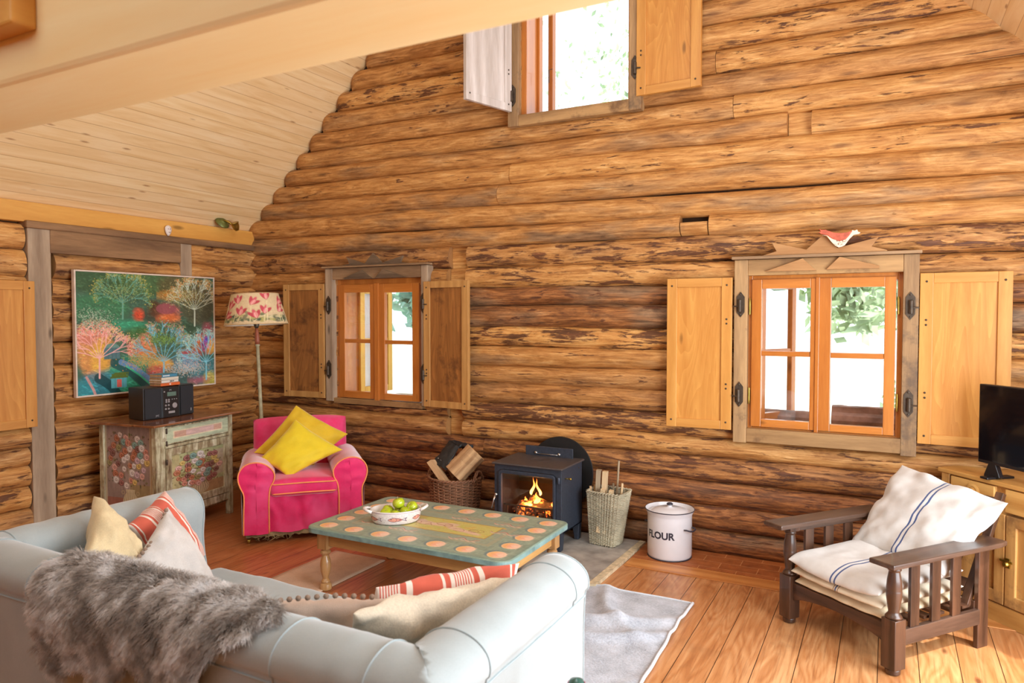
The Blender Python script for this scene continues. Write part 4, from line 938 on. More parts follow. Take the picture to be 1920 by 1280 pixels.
# ---------------------------------------------------------------- hand-painted surfaces: colours worked out point by point over a fine mesh
class Canvas:
    def __init__(s, w, h, c): s.w, s.h = w, h; s.a = np.ones((h, w, 3), dtype=np.float32)*np.array(c[:3], dtype=np.float32); s.Y, s.X = np.mgrid[0:h, 0:w].astype(np.float32)
    def blend(s, mask, c):
        mask = np.clip(mask, 0, 1)[..., None]; s.a = s.a*(1-mask)+np.array(c[:3], dtype=np.float32)*mask
    def ell(s, cx, cy, rx, ry, c, al=1, soft=1.0, rot=0):
        x0, x1 = int(max(0, cx-max(rx, ry)-2)), int(min(s.w, cx+max(rx, ry)+3)); y0, y1 = int(max(0, cy-max(rx, ry)-2)), int(min(s.h, cy+max(rx, ry)+3))
        if x1 <= x0 or y1 <= y0: return
        X, Y = s.X[y0:y1, x0:x1]-cx, s.Y[y0:y1, x0:x1]-cy
        if rot: X, Y = X*math.cos(rot)+Y*math.sin(rot), -X*math.sin(rot)+Y*math.cos(rot)
        d = np.sqrt((X/rx)**2+(Y/ry)**2); m_ = np.clip((1-d)*min(rx, ry)/soft+.5, 0, 1)[..., None]*al
        s.a[y0:y1, x0:x1] = s.a[y0:y1, x0:x1]*(1-m_)+np.array(c[:3], dtype=np.float32)*m_
    def line(s, pts, wd, c, al=1):
        for (xa, ya), (xb, yb) in zip(pts, pts[1:]):
            x0, x1 = int(max(0, min(xa, xb)-wd-1)), int(min(s.w, max(xa, xb)+wd+2)); y0, y1 = int(max(0, min(ya, yb)-wd-1)), int(min(s.h, max(ya, yb)+wd+2))
            if x1 <= x0 or y1 <= y0: continue
            X, Y = s.X[y0:y1, x0:x1], s.Y[y0:y1, x0:x1]; dx, dy = xb-xa, yb-ya; t = np.clip(((X-xa)*dx+(Y-ya)*dy)/(dx*dx+dy*dy+1e-6), 0, 1)
            d = np.sqrt((X-xa-t*dx)**2+(Y-ya-t*dy)**2); m_ = np.clip(wd/2-d+.6, 0, 1)[..., None]*al
            s.a[y0:y1, x0:x1] = s.a[y0:y1, x0:x1]*(1-m_)+np.array(c[:3], dtype=np.float32)*m_
    def ring(s, cx, cy, r, wd, c, al=1, n=14, a0=0, a1=2*PI, ry=None):
        ry = ry or r; s.line([(cx+r*math.cos(lerp(a0, a1, i/n)), cy+ry*math.sin(lerp(a0, a1, i/n))) for i in range(n+1)], wd, c, al)
    def rect(s, x0, y0, x1, y1, c, al=1):
        x0, y0, x1, y1 = [int(round(q)) for q in (x0, y0, x1, y1)]; s.a[max(0, y0):y1, max(0, x0):x1] = s.a[max(0, y0):y1, max(0, x0):x1]*(1-al)+np.array(c[:3], dtype=np.float32)*al
    def grain(s, amt, sx, sy, seed=1):
        r_ = np.random.default_rng(seed); gy, gx = int(s.h/sy)+3, int(s.w/sx)+3; g = r_.random((gy, gx)).astype(np.float32)
        yy, xx = s.Y/sy, s.X/sx; y0, x0 = yy.astype(int), xx.astype(int); fy, fx = yy-y0, xx-x0
        v = (g[y0, x0]*(1-fx)+g[y0, x0+1]*fx)*(1-fy)+(g[y0+1, x0]*(1-fx)+g[y0+1, x0+1]*fx)*fy
        s.a = np.clip(s.a*(1+amt*(v[..., None]-.5)*2), 0, 1)
def paint_mesh(name, cv, fn, mt, parent, loc=None, rot=None, smooth=True, wrap=False):
    """a surface carrying a canvas; fn(u, v) with u across and v up"""
    h, w_ = cv.h, cv.w; U, V = np.meshgrid(np.linspace(0, 1, w_), np.linspace(1, 0, h)); x, y, z = fn(U, V)
    co = np.stack([np.broadcast_to(q, U.shape) for q in (x, y, z)], -1).reshape(-1, 3).astype(np.float32)
    i = np.arange(h*w_).reshape(h, w_); f = np.stack([i[:-1, :-1], i[1:, :-1], i[1:, 1:], i[:-1, 1:]], -1).reshape(-1, 4)
    me = bpy.data.meshes.new(name); me.vertices.add(len(co)); me.vertices.foreach_set('co', co.ravel()); me.loops.add(f.size); me.loops.foreach_set('vertex_index', f.ravel().astype(np.int32))
    me.polygons.add(len(f)); me.polygons.foreach_set('loop_start', np.arange(0, f.size, 4, dtype=np.int32)); me.polygons.foreach_set('loop_total', np.full(len(f), 4, dtype=np.int32)); me.update(calc_edges=True)
    c = np.ones((len(co), 4), dtype=np.float32); c[:, :3] = cv.a.reshape(-1, 3); at = me.attributes.new('paint', 'FLOAT_COLOR', 'POINT'); at.data.foreach_set('color', c.ravel())
    if smooth: me.polygons.foreach_set('use_smooth', [True]*len(me.polygons))
    me.materials.append(mt); o = bpy.data.objects.new(name, me); COL.objects.link(o)
    if loc: o.location = loc
    if rot: o.rotation_euler = rot
    if parent: o.parent = parent
    return o
def painted(name, rough=.45, bump=.1, sc=(20, 20, 20), **k):
    t = T(name); a = t.n('ShaderNodeAttribute', attribute_name='paint'); n = t.noise(t.coord(sc), 3, 4, .6); t.bump(n, bump, .003)
    return t.out(t.mix(.25, a.outputs['Color'], t.ramp(n, [(.3, (.6, .6, .6, 1)), (.6, W1)]), 'MULTIPLY'), rough, **k)
M['painted'] = painted('hand_painted_wood', .4, .15)
M['canvas'] = painted('oil_paint_on_canvas', .35, .3, (60, 60, 60))
M['shadecloth'] = painted('painted_lampshade_cloth', .8, .1, (60, 60, 60))
M['glaze'] = painted('painted_glazed_pottery', .15, .02)
rp = random.Random(11)
def mixc(a, b, t): return tuple(a[i]*(1-t)+b[i]*t for i in range(3))

# ---------------------------------------------------------------- coffee table
TX0, TX1, TY0, TY1, TZ = -3.075, -1.695, 3.165, 4.0, .40
ct = empty('coffee_table', ((TX0+TX1)/2, (TY0+TY1)/2, 0)); tag(ct, 'low pine coffee table with blue green top painted with orange and pink discs', 'coffee table')
HX, HY = (TX1-TX0)/2, (TY1-TY0)/2
K = 270; cv = Canvas(int(2*HX*K), int(2*HY*K), srgb(146, 160, 140))
tpx = lambda x, y: ((x-TX0)*K, (TY1-y)*K)
cv.grain(.14, 30, 9, 3); cv.grain(.14, 5, 3, 4); cv.grain(.10, 2, 14, 5)
edge = srgb(112, 140, 130); pc = srgb(232, 150, 96); pk = srgb(230, 172, 160); inn = srgb(158, 166, 142)
x0, y0 = tpx(-2.86, 3.80); x1, y1 = tpx(-1.92, 3.36); cv.rect(x0, y0, x1, y1, inn, .55)
for q in (0, 4): cv.line([(x0+q, y0+q), (x1-q, y0+q), (x1-q, y1-q), (x0+q, y1-q), (x0+q, y0+q)], 1.6, srgb(176, 156, 118), .7)
discs = [(-2.96+i*.1917, 3.262) for i in range(7)]+[(-2.96+i*.1917, 3.900) for i in range(7)]+[(-2.965, 3.262+j*.159) for j in (1, 2, 3)]+[(-1.81, 3.262+j*.159) for j in (1, 2, 3)]
for (dx, dy) in discs:
    cx, cy = tpx(dx, dy); r_ = .050*K
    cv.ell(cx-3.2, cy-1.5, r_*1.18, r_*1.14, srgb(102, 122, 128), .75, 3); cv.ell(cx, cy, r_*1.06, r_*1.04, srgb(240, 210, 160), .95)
    cv.ell(cx-1, cy, r_*.92, r_*.9, srgb(240, 172, 112), .95, 2)
    cv.ell(cx+r_*.35, cy, r_*.7, r_*.85, srgb(242, 190, 172), .85, 5); cv.ell(cx-r_*.05, cy+r_*.1, r_*.35, r_*.35, srgb(240, 150, 106), .55, 5)
    for k in range(-4, 5): cv.line([(cx+1, cy), (cx+r_*1.02, cy+k*r_*.2)], .9, srgb(244, 206, 180), .55)
# yellow centre panel with a loosely brushed reclining form
x0, y0 = tpx(-2.60, 3.69); x1, y1 = tpx(-2.0, 3.46); cv.rect(x0, y0, x1, y1, srgb(206, 190, 96), .85); cv.line([(x0, y0), (x1, y0), (x1, y1), (x0, y1), (x0, y0)], 2.2, srgb(176, 128, 62), .8)
for i in range(60): # ochre brushwork
    a, b = rp.uniform(x0, x1), rp.uniform(y0, y1); cv.line([(a, b), (a+rp.uniform(4, 16), b+rp.uniform(-4, 4))], 2, srgb(*rp.choice([(214, 150, 60), (190, 190, 60), (222, 170, 80), (176, 178, 84)])), .6)
for cx_, cy_, rx, ry, ro in ((.22, .5, 20, 9, .1), (.42, .42, 24, 10, -.25), (.6, .62, 22, 8, .3), (.78, .72, 22, 6, .25), (.12, .38, 10, 8, 0)):
    cv.ell(x0+(x1-x0)*cx_, y0+(y1-y0)*cy_, rx, ry, srgb(220, 182, 160), .85, 3, ro)
for k in range(9):
    a = x0+(x1-x0)*rp.uniform(.05, .9); b = y0+(y1-y0)*rp.uniform(.25, .8); cv.ring(a, b, rp.uniform(6, 16), 1.2, srgb(150, 84, 60), .6, 8, rp.uniform(0, 6), rp.uniform(6, 9), rp.uniform(4, 8))
for (sx_, sy_) in ((-2.78, 3.75), (-2.3, 3.75), (-2.52, 3.40), (-2.1, 3.40), (-2.74, 3.42), (-1.94, 3.6), (-2.0, 3.755)): # pink scrolls in the border
    cx, cy = tpx(sx_, sy_); pts = [(cx+k*4.2-26, cy+5*math.sin(k*.9)) for k in range(13)]; cv.line(pts, 2.6, srgb(206, 156, 142), .8); cv.line([(a, b-2) for a, b in pts], 1.1, srgb(146, 84, 74), .7)
    for k in range(5): cv.ell(cx-20+k*10, cy+4, 5, 2, srgb(216, 190, 164), .6, 2, .5)
# darker brushed rim
m_ = np.minimum(np.minimum(cv.X, cv.w-1-cv.X), np.minimum(cv.Y, cv.h-1-cv.Y)); cv.blend(np.clip((9-m_)/6, 0, 1)*.55, edge)
RC = .07
def top_map(U, V): # rectangle with rounded corners and an eased edge
    x = (U*2-1)*HX; y = (V*2-1)*HY; ax, ay = np.abs(x)-(HX-RC), np.abs(y)-(HY-RC)
    q = (ax > 0) & (ay > 0); mx = np.maximum(ax, ay); ln = np.sqrt(ax**2+ay**2)+1e-9; k = np.where(q, mx/ln, 1)
    x = np.where(q, np.sign(x)*((HX-RC)+ax*k), x); y = np.where(q, np.sign(y)*((HY-RC)+ay*k), y)
    d = np.minimum(HX-np.abs(U*2-1)*HX, HY-np.abs(V*2-1)*HY)
    z = TZ-.006*np.clip(1-d/.008, 0, 1)**2
    return x, y, z
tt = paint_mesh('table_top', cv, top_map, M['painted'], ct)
pts = []
for sx_, sy_, a0 in ((1, 1, 0), (-1, 1, PI/2), (-1, -1, PI), (1, -1, 3*PI/2)):
    for i in range(9): a = a0+i*PI/16; pts.append((sx_*(HX-RC)+RC*math.cos(a), sy_*(HY-RC)+RC*math.sin(a)))
M['tedge'] = plain('teal_painted_edge', srgb(128, 158, 154), .35, 0, .2, 14, .2)
MB().prism(pts, TZ-.034, TZ-.0045, 'xy').build('table_edge', M['tedge'], tt, bevel=.004)
M['pine_leg'] = wood('waxed_pine_leg', srgb(150, 100, 56), srgb(206, 156, 102), 'z', 1.4, .3, .3, .1, False, None, .3)
M['pine_rail'] = wood('waxed_pine_apron', srgb(160, 104, 54), srgb(216, 160, 96), 'x', 1.0, .35, .3, .08)
M['pine_rail_y'] = wood('waxed_pine_apron_end', srgb(176, 120, 62), srgb(226, 172, 106), 'y', 1.0, .35, .3, .08)
LP = [(.024, 0), (.034, .004), (.038, .02), (.034, .038), (.024, .046), (.028, .052), (.024, .062), (.018, .070), (.021, .085), (.030, .115), (.033, .15), (.030, .18), (.022, .205), (.019, .212), (.028, .222), (.033, .232), (.028, .243), (.020, .248), (.022, .256)]
lx, ly = HX-.085, HY-.095
for sx_ in (-1, 1):
    for sy_ in (-1, 1):
        lg = MB().lathe(LP, (sx_*lx, sy_*ly, 0), 20); lg.box((sx_*lx-.034, sy_*ly-.034, .255), (sx_*lx+.034, sy_*ly+.034, TZ-.034))
        lg.build('leg', M['pine_leg'], ct, smooth=True, angle=35)
for sy_ in (-1, 1): MB().box((-lx+.034, sy_*ly-.012, .275), (lx-.034, sy_*ly+.012, TZ-.034)).build('apron', M['pine_rail'], ct, bevel=.003)
for sx_ in (-1, 1): MB().box((sx_*lx-.012, -ly+.034, .275), (sx_*lx+.012, ly-.034, TZ-.034)).build('apron', M['pine_rail_y'], ct, bevel=.003)
# bowl of apples
bwl = empty('fruit_bowl', (-2.655, 3.515, TZ), R(40)); tag(bwl, 'oval white pottery dish painted with pink fish, holding green apples', 'bowl')
cb = Canvas(420, 60, srgb(226, 214, 208)); cb.grain(.08, 6, 6, 2)
for i in range(6):
    cx, cy = 35+i*70, 32; pts = [(cx-24+k*4, cy-11*math.sin(min(1, (k+.5)/9)*PI)) for k in range(10)]; p2 = [(x, 2*cy-y) for x, y in pts]
    cb.ell(cx-5, cy, 19, 10, srgb(226, 140, 118), .9); cb.line(pts+[(cx+26, cy+9), (cx+22, cy), (cx+26, cy-9)]+p2[::-1], 1.8, srgb(96, 52, 84), .9); cb.ell(cx-16, cy-3, 2, 2, srgb(60, 40, 60)); cb.ring(cx-9, cy, 8, 1.2, srgb(140, 70, 90), .8, 8, -1, 1)
for i in range(160): cb.ell(rp.uniform(0, 420), rp.uniform(0, 60), 1.3, 1.1, srgb(96, 76, 120), .6)
cb.rect(0, 0, 420, 4, srgb(200, 170, 180), .8)
def bowl_map(U, V):
    a = U*2*PI; r = .128+.018*V**.6+.004*np.sin(V*PI); return r*np.cos(a)*1.05, r*np.sin(a)*.80, .004+.070*V
paint_mesh('painted_side', cb, bowl_map, M['glaze'], bwl)
M['potwhite'] = plain('white_glaze', srgb(228, 218, 212), .15, 0, .06, 20)
MB().lathe([(.146, .074), (.149, .078), (.145, .082), (.139, .078), (.132, .04), (.118, .012), (.0, .008)], n=48, sx=1.05, sy=.8, caps=False).build('dish', M['potwhite'], bwl, smooth=True)
for s_ in (-1, 1):
    MB().tube([(s_*.145, -.045, .072), (s_*.172, -.038, .082), (s_*.190, -.015, .087), (s_*.190, .015, .087), (s_*.172, .038, .082), (s_*.145, .045, .072)], [.010, .009, .009, .009, .009, .010], 10).build('handle', M['potwhite'], bwl, smooth=True)
def apple_mat():
    t = T('green_apple_skin'); v = t.coord(); n = t.noise(v, 14, 3); g = t.noise(t.coord((60, 60, 60)), 4, 2)
    c = t.ramp(n, [(.3, srgb(146, 166, 10)), (.55, srgb(182, 196, 30)), (.75, srgb(206, 206, 60))]); c = t.mix(t.step(g, .62, .7), c, srgb(214, 214, 120)); return t.out(c, .28, Coat_Weight=.3)
M['apple'] = apple_mat()
def apple_tree(loc, r, rot, label):
    m = MB(); prof = []
    for i in range(17):
        a = -PI/2+PI*i/16; rr_ = math.cos(a)*(1+.06*math.sin(a)); zz = math.sin(a)*.88
        if i > 12: zz -= .32*((i-12)/4)**2*.7
        if i < 3: zz += .10*((3-i)/3)**2
        prof.append((max(0, rr_*r), zz*r))
    m.lathe(prof, n=24, caps=False, fn=lambda t_: 1+.02*math.sin(5*t_)); o = m.build('apple', M['apple'], smooth=True, loc=loc, rot=rot); tag(o, label, 'apple', 'green apples in the fruit bowl')
    MB().tube([(0, 0, r*.62), (.002, 0, r*.85), (.006, .002, r*1.08)], .0016, 5).build('stem', M['split'], o)
    return o
Lw = bwl.matrix_basis
def bl(x, y, z): return (Matrix.Translation((-2.655, 3.515, TZ)) @ Matrix.Rotation(R(40), 4, 'Z')) @ Vector((x, y, z))
apple_tree(bl(-.062, -.042, .058), .038, (.3, .2, 0), 'yellow green apple at the front left of the dish, nearest its left handle')
apple_tree(bl(-.005, -.060, .050), .036, (-.3, .5, 1), 'apple low at the front rim of the dish')
apple_tree(bl(.058, -.040, .058), .039, (.5, .1, 2), 'bright green apple at the front of the dish below the top apple')
apple_tree(bl(-.045, .038, .056), .037, (.2, -.4, 3), 'apple at the back left of the dish')
apple_tree(bl(.030, .040, .054), .037, (-.5, .3, 4), 'apple at the back of the dish behind the others')
apple_tree(bl(.100, .016, .076), .037, (.3, .6, 5), 'apple resting against the right handle of the dish')
apple_tree(bl(.018, .004, .108), .038, (.15, -.25, 6), 'topmost apple on the heap in the dish')

# ---------------------------------------------------------------- stove
M['stove'] = plain('dark_grey_cast_iron', srgb(62, 68, 80), .45, .35, .12, 60, .12)
M['stovetop'] = plain('brown_grey_hot_plate', srgb(84, 76, 76), .5, .3, .12, 40, .1)
M['soot'] = plain('sooty_firebox', srgb(44, 32, 28), .95, 0, .4, 12, .3)
M['steel'] = plain('polished_steel', srgb(190, 184, 180), .25, .95, .08, 30)
HZ = .022
sv = empty('wood_stove', (-2.235, 4.67, HZ)); tag(sv, 'dark grey cast iron wood burning stove with a lit fire behind glass', 'stove')
a0, a1, b0, b1, zt, zb = -.265, .262, -.19, .19, .572, .12
m = MB(); m.box((a0, b1-.012, zb), (a1, b1, zt)); m.box((a0, b0+.03, zb), (a0+.014, b1, zt)); m.box((a1-.014, b0+.03, zb), (a1, b1, zt)); m.box((a0, b0+.03, zb), (a1, b1, zb+.014))
m.build('body', M['stove'], sv, bevel=.004)
MB().box((a0-.012, b0-.022, zt), (a1+.014, b1+.014, zt+.014)).build('top_plate', M['stovetop'], sv, bevel=.006)
MB().lathe([(.0, zt+.0142), (.075, zt+.0145), (.078, zt+.016), (.080, zt+.0142)], (0, .03, 0), 40, caps=False).build('hot_plate_ring', M['stovetop'], sv, smooth=True)
# front frame, rounded upper corners
def rrect(x0, x1, z0, z1, r, n=6):
    P = []
    for cx, cz, aa in ((x1-r, z1-r, 0), (x0+r, z1-r, 90), (x0+r, z0+r, 180), (x1-r, z0+r, 270)):
        for i in range(n+1): t_ = R(aa+90*i/n); P.append((cx+r*math.cos(t_), cz+r*math.sin(t_)))
    return P
def ring_plate(mb, O, I, y0, y1):
    n = len(O)
    for ya, flip in ((y0, 0), (y1, 1)): pass
    o0 = [mb.vert((x, y0, z)) for x, z in O]; i0 = [mb.vert((x, y0, z)) for x, z in I]; o1 = [mb.vert((x, y1, z)) for x, z in O]; i1 = [mb.vert((x, y1, z)) for x, z in I]
    for k in range(n):
        j = (k+1) % n; mb.face(o0[k], o0[j], i0[j], i0[k]); mb.face(o1[k], i1[k], i1[j], o1[j]); mb.face(o0[k], o1[k], o1[j], o0[j]); mb.face(i0[k], i0[j], i1[j], i1[k])
m = MB(); ring_plate(m, rrect(a0, a1, zb-.005, zt-.002, .012), rrect(a0+.035, a1-.04, zb+.055, zt-.035, .035), b0, b0+.034); m.build('front_frame', M['stove'], sv, bevel=.003)
door = empty('door', (0, 0, 0), 0, sv)
m = MB(); ring_plate(m, rrect(a0+.037, a1-.042, zb+.057, zt-.037, .033), rrect(a0+.062, a1-.062, zb+.085, zt-.062, .010), b0-.014, b0+.012); m.build('door_frame', M['stove'], door, bevel=.004)
MB().box((a0+.058, b0+.000, zb+.080), (a1-.058, b0+.004, zt-.058)).build('door_glass', M['glass'], door)
m = MB(); m.lathe([(.011, -.012), (.012, 0), (.009, .012)], n=12, M=Matrix.Translation((a0+.026, b0-.022, .355)) @ Matrix.Rotation(PI/2, 4, 'X')); m.tube([(a0+.026, b0-.036, .352), (a0+.020, b0-.05, .32), (a0+.008, b0-.058, .262)], [.006, .006, .008], 10)
m.build('door_handle', M['steel'], door, smooth=True)
for z in (.50, .20): MB().lathe([(.009, -.022), (.011, -.018), (.011, .018), (.009, .022)], (a1-.018, b0-.006, z), 12).build('door_hinge', M['stove'], door, smooth=True, angle=40)
m = MB(); m.box((a0+.016, b1-.03, zb+.014), (a1-.016, b1-.014, zt-.002)); m.box((a0+.016, b0+.05, zb+.014), (a0+.024, b1-.03, zt-.002)); m.box((a1-.024, b0+.05, zb+.014), (a1-.016, b1-.03, zt-.002)); m.box((a0+.016, b0+.05, zt-.018), (a1-.016, b1-.03, zt-.002))
m.build('firebrick_lining', M['soot'], sv)
for x, y in ((a0+.03, b0+.03), (a1-.03, b0+.03), (a0+.03, b1-.03), (a1-.03, b1-.03)):
    sx_ = 1 if x < 0 else -1; MB().prism([(x-.03, zb), (x+.03, zb), (x+.022-(.0 if sx_ < 0 else .012), 0), (x-.022+(.0 if sx_ > 0 else .012), 0)], y-.025, y+.025).build('leg', M['stove'], sv, bevel=.005)
MB().prism([(a0+.06, zb), (a1-.06, zb), (a1-.09, zb-.03), (0, zb-.018), (a0+.09, zb-.03)], b0+.01, b0+.03).build('plinth', M['stove'], sv)
m = MB(); m.box((-.19, b1-.03, zt+.01), (.20, b1-.022, zt+.085)); pl = m.build('heat_shield', M['stove'], sv, bevel=.006)
m = MB()
for x in (-.10, .09): m.lathe([(.010, -.008), (.012, 0), (.010, .008)], n=10, M=Matrix.Translation((x, b1-.034, zt+.035)) @ Matrix.Rotation(PI/2, 4, 'X'))
m.tube([(-.10, b1-.038, zt+.03), (.09, b1-.038, zt+.03)], .003, 6); m.build('damper_rod', M['steel'], sv, smooth=True)
m = MB(); m.tube([(a1-.002, b0+.06, .505), (a1+.03, b0+.06, .505)], .003, 6); m.lathe([(.004, 0), (.008, .004), (.006, .012), (.009, .02), (.004, .024)], n=10, M=Matrix.Translation((a1+.026, b0+.06, .505)) @ Matrix.Rotation(PI/2, 4, 'Y'))
m.build('air_control', M['brass'], sv, smooth=True)
m = MB()
for x, y, z in ((a1, .12, .535),): m.lathe([(.006, 0), (.005, .003)], n=8, M=Matrix.Translation((x, y, z)) @ Matrix.Rotation(PI/2, 4, 'Y'))
m.build('bolt', M['iron'], sv)
# grate and fire
m = MB()
for i in range(6): m.box((-.19+i*.075, b0+.045, zb+.02), (-.182+i*.075, b0+.055, zb+.155))
m.box((a0+.05, b0+.043, zb+.148), (a1-.05, b0+.053, zb+.160)); m.build('fire_grate', M['iron'], sv)
def ember_mat():
    t = T('charred_glowing_log'); n = t.noise(t.coord(), 18, 4, .65); c = t.ramp(n, [(.3, srgb(40, 26, 22)), (.6, srgb(110, 84, 70)), (.75, srgb(150, 126, 110))])
    t.put(t.b.inputs['Emission Color'], t.ramp(n, [(.56, K0), (.66, (1, .12, .01, 1)), (.75, (1, .4, .05, 1))])); t.b.inputs['Emission Strength'].default_value = 5
    return t.out(c, .95)
M['ember'] = ember_mat()
def flame_mat():
    t = T('flame'); z = t.sep(t.n('ShaderNodeTexCoord').outputs['Generated'])[2]; n = t.noise(t.coord((1, 1, .5)), 30, 3)
    em = t.n('ShaderNodeEmission'); t.put(em.inputs[0], t.ramp(z, [(0, (1, .55, .12, 1)), (.5, (1, .28, .04, 1)), (1, (.9, .10, .01, 1))])); em.inputs[1].default_value = 6
    tr = t.n('ShaderNodeBsdfTransparent'); mx = t.n('ShaderNodeMixShader'); lw = t.n('ShaderNodeLayerWeight'); lw.inputs[0].default_value = .35
    f = t.math('MULTIPLY', t.step(lw.outputs['Facing'], .95, .15), t.step(n, .35, .6)); t.put(mx.inputs[0], f); t.t.links.new(tr.outputs[0], mx.inputs[1]); t.t.links.new(em.outputs[0], mx.inputs[2])
    t.t.links.new(mx.outputs[0], t.t.nodes['Material Output'].inputs[0]); return t.m
M['flame'] = flame_mat()
fire_log('burning_log', None, (-.17, .02, .225), (.15, .0, .235), .045, [M['ember'], M['ember']], 3, sv)
fire_log('burning_log', None, (-.10, .08, .27), (.19, .05, .20), .038, [M['ember'], M['ember']], 4, sv)
fire_log('burning_log', None, (-.18, .09, .20), (.05, .10, .19), .04, [M['ember'], M['ember']], 5, sv)
m = MB()
for i in range(46): c = (rp.uniform(-.2, .2), rp.uniform(-.12, .1), zb+.03+rp.uniform(0, .07)); m.lathe([(.0, -.018), (.018, -.008), (.022, .004), (.012, .016), (.0, .018)], c, 6, caps=False)
ash = m.build('embers', M['ember'], sv); tag(ash, kind='stuff')
for fx, fy, fz, hh_, rr_, ln in ((-.04, -.03, .33, .15, .020, .02), (.012, -.02, .33, .14, .018, -.03), (-.02, .0, .26, .10, .035, .01), (-.07, -.03, .25, .05, .05, .02), (.155, -.05, .22, .155, .022, .01), (.13, -.02, .24, .09, .02, -.02), (-.14, .03, .24, .07, .03, .03), (.17, .0, .24, .08, .015, .0)):
    rr_ *= .72; hh_ *= .9; m = MB(); rg = []
    for i in range(15):
        t_ = i/14; w_ = rr_*math.sin(PI*t_**.55)*(1-t_*.4); x = fx+ln*t_**2+.010*math.sin(t_*7+fx*60); y = fy+.004*math.sin(t_*5)
        rg.append([m.vert((x+w_*math.cos(q*PI/6), y+w_*.5*math.sin(q*PI/6), fz+hh_*t_)) for q in range(12)])
    for a, b in zip(rg, rg[1:]):
        for q in range(12): m.face(a[q], a[(q+1) % 12], b[(q+1) % 12], b[q])
    m.build('flame', M['flame'], sv, smooth=True)
fl_ = light('fire_light', 'POINT', (-2.235, 4.62, .38), (0, 0, 0), 1.6, (1, .38, .08), shadow_soft_size=.05)
# black disc behind
M['black'] = plain('matt_black_metal', srgb(30, 28, 28), .6, .2, .1, 30)
m = MB().lathe([(.0, -.006), (.262, -.006), (.266, 0), (.262, .006), (.0, .006)], n=72, M=Matrix.Rotation(R(86), 4, 'X'), caps=False)
o = m.build('round_black_plate', M['black'], smooth=True, angle=40, loc=(-2.185, 4.945, .290)); tag(o, 'large round black metal plate standing against the wall behind the stove', 'plate'); o.location.z = .475
o.scale = (1, 1, 1)
# ---------------------------------------------------------------- baskets
def wick(name, c, dark=.4): return cloth(name, c, .7, 90, .3, 0, .4)
M['wicker'] = wick('brown_willow', srgb(140, 92, 66)); M['wicker_pale'] = wick('pale_straw_sedge', srgb(186, 174, 146)); M['wicker_rib'] = wick('sedge_rib', srgb(156, 142, 108))
def basket(root, outline, H_, rows_, nst, r_, mt, amp=.005):
    """outline(z) -> list of points round the basket at height z (as function of t in 0..1)"""
    m = MB(); N = nst*4
    for k in range(rows_):
        z = .01+(H_-.015)*k/(rows_-1); pts = []
        for i in range(N):
            t_ = i/N; p, n_ = outline(t_, z/H_); q = amp*math.sin(2*PI*t_*nst/2+k*PI+PI/4); pts.append(p+n_*q+Vector((0, 0, z+.0015*math.sin(t_*40+k))))
        m.tube(pts, r_*(1+.15*nz(k, 3)), 5, closed=True)
    m.build('woven_side', mt, root, smooth=True)
    m = MB()
    for s_ in range(nst):
        t_ = s_/nst; m.tube([outline(t_, q/6)[0]+Vector((0, 0, H_*q/6)) for q in range(7)], r_*1.1, 5)
    m.build('stakes', mt, root, smooth=True)
    m = MB(); N = 120; 
    for ph in (0, PI): m.tube([outline(i/N, 1)[0]+outline(i/N, 1)[1]*(.007*math.cos(i/N*2*PI*22+ph))+Vector((0, 0, H_+.004+.007*math.sin(i/N*2*PI*22+ph))) for i in range(N)], r_*1.35, 6, closed=True)
    m.build('braided_rim', mt, root, smooth=True)
def round_out(r0, r1, sx_=1, sy_=1):
    def f(t_, h):
        a = 2*PI*t_; r = lerp(r0, r1, h**.8); n_ = Vector((math.cos(a), math.sin(a), 0)); return Vector((r*math.cos(a)*sx_, r*math.sin(a)*sy_, 0)), n_
    return f
lb = empty('log_basket', (-2.99, 4.725, .0)); tag(lb, 'round brown willow log basket between armchair and stove', 'basket')
basket(lb, round_out(.165, .205), .395, 34, 26, .0052, M['wicker'])
MB().lathe([(.0, .012), (.16, .012), (.16, .02), (.0, .02)], n=32, caps=False).build('basket_base', M['wicker'], lb)
for a_ in (R(0), R(180)):
    c, s_ = math.cos(a_), math.sin(a_); m = MB()
    for ph in range(3): m.tube([(c*.21+c*.01*math.sin(q*1.3+ph*2)-s_*lerp(-.07, .07, q/10)*1, s_*.21+.01*math.cos(q*1.3+ph*2)+c*lerp(-.07, .07, q/10), .385+.075*math.sin(PI*q/10)) for q in range(11)], .006, 6)
    m.build('handle', M['wicker'], lb, smooth=True)
fire_log('split_log', 'big pale split log sticking up at the right of the log basket', (-2.93, 4.63, .43), (-2.80, 4.74, .60), .092, [M['split'], M['cut']], 11, None, 9, .95)
fire_log('split_log', 'thin split log leaning at the left inside the log basket', (-2.97, 4.58, .36), (-3.15, 4.62, .52), .045, [M['split'], M['cut']], 12, None, 5, .6)
fire_log('split_log', 'pale log showing above the black glove in the log basket', (-3.03, 4.80, .38), (-3.14, 4.80, .56), .05, [M['split'], M['cut']], 13, None, 6, .7)
fire_log('split_log', 'log lying low across the middle of the log basket', (-3.08, 4.68, .335), (-2.86, 4.66, .345), .055, [M['split'], M['cut']], 14, None, 6, .7)
fire_log('split_log', 'dark log at the bottom of the basket under the glove', (-3.10, 4.76, .25), (-2.86, 4.74, .25), .06, [M['split'], M['cut']], 15, None, 6, .8)
M['leather'] = plain('black_leather', srgb(36, 38, 42), .5, 0, .2, 30, .2)
gl_ = empty('stove_glove', (-3.05, 4.70, .5)); tag(gl_, 'black stove glove with white lettering draped on the logs in the basket', 'glove')
def slab(cs, t_): 
    o_ = pillow('glove_cuff', cs, t_, M['leather'], None, 14, 31, pinch=.03); o_.parent = gl_; o_.location = o_.location-gl_.location; return o_
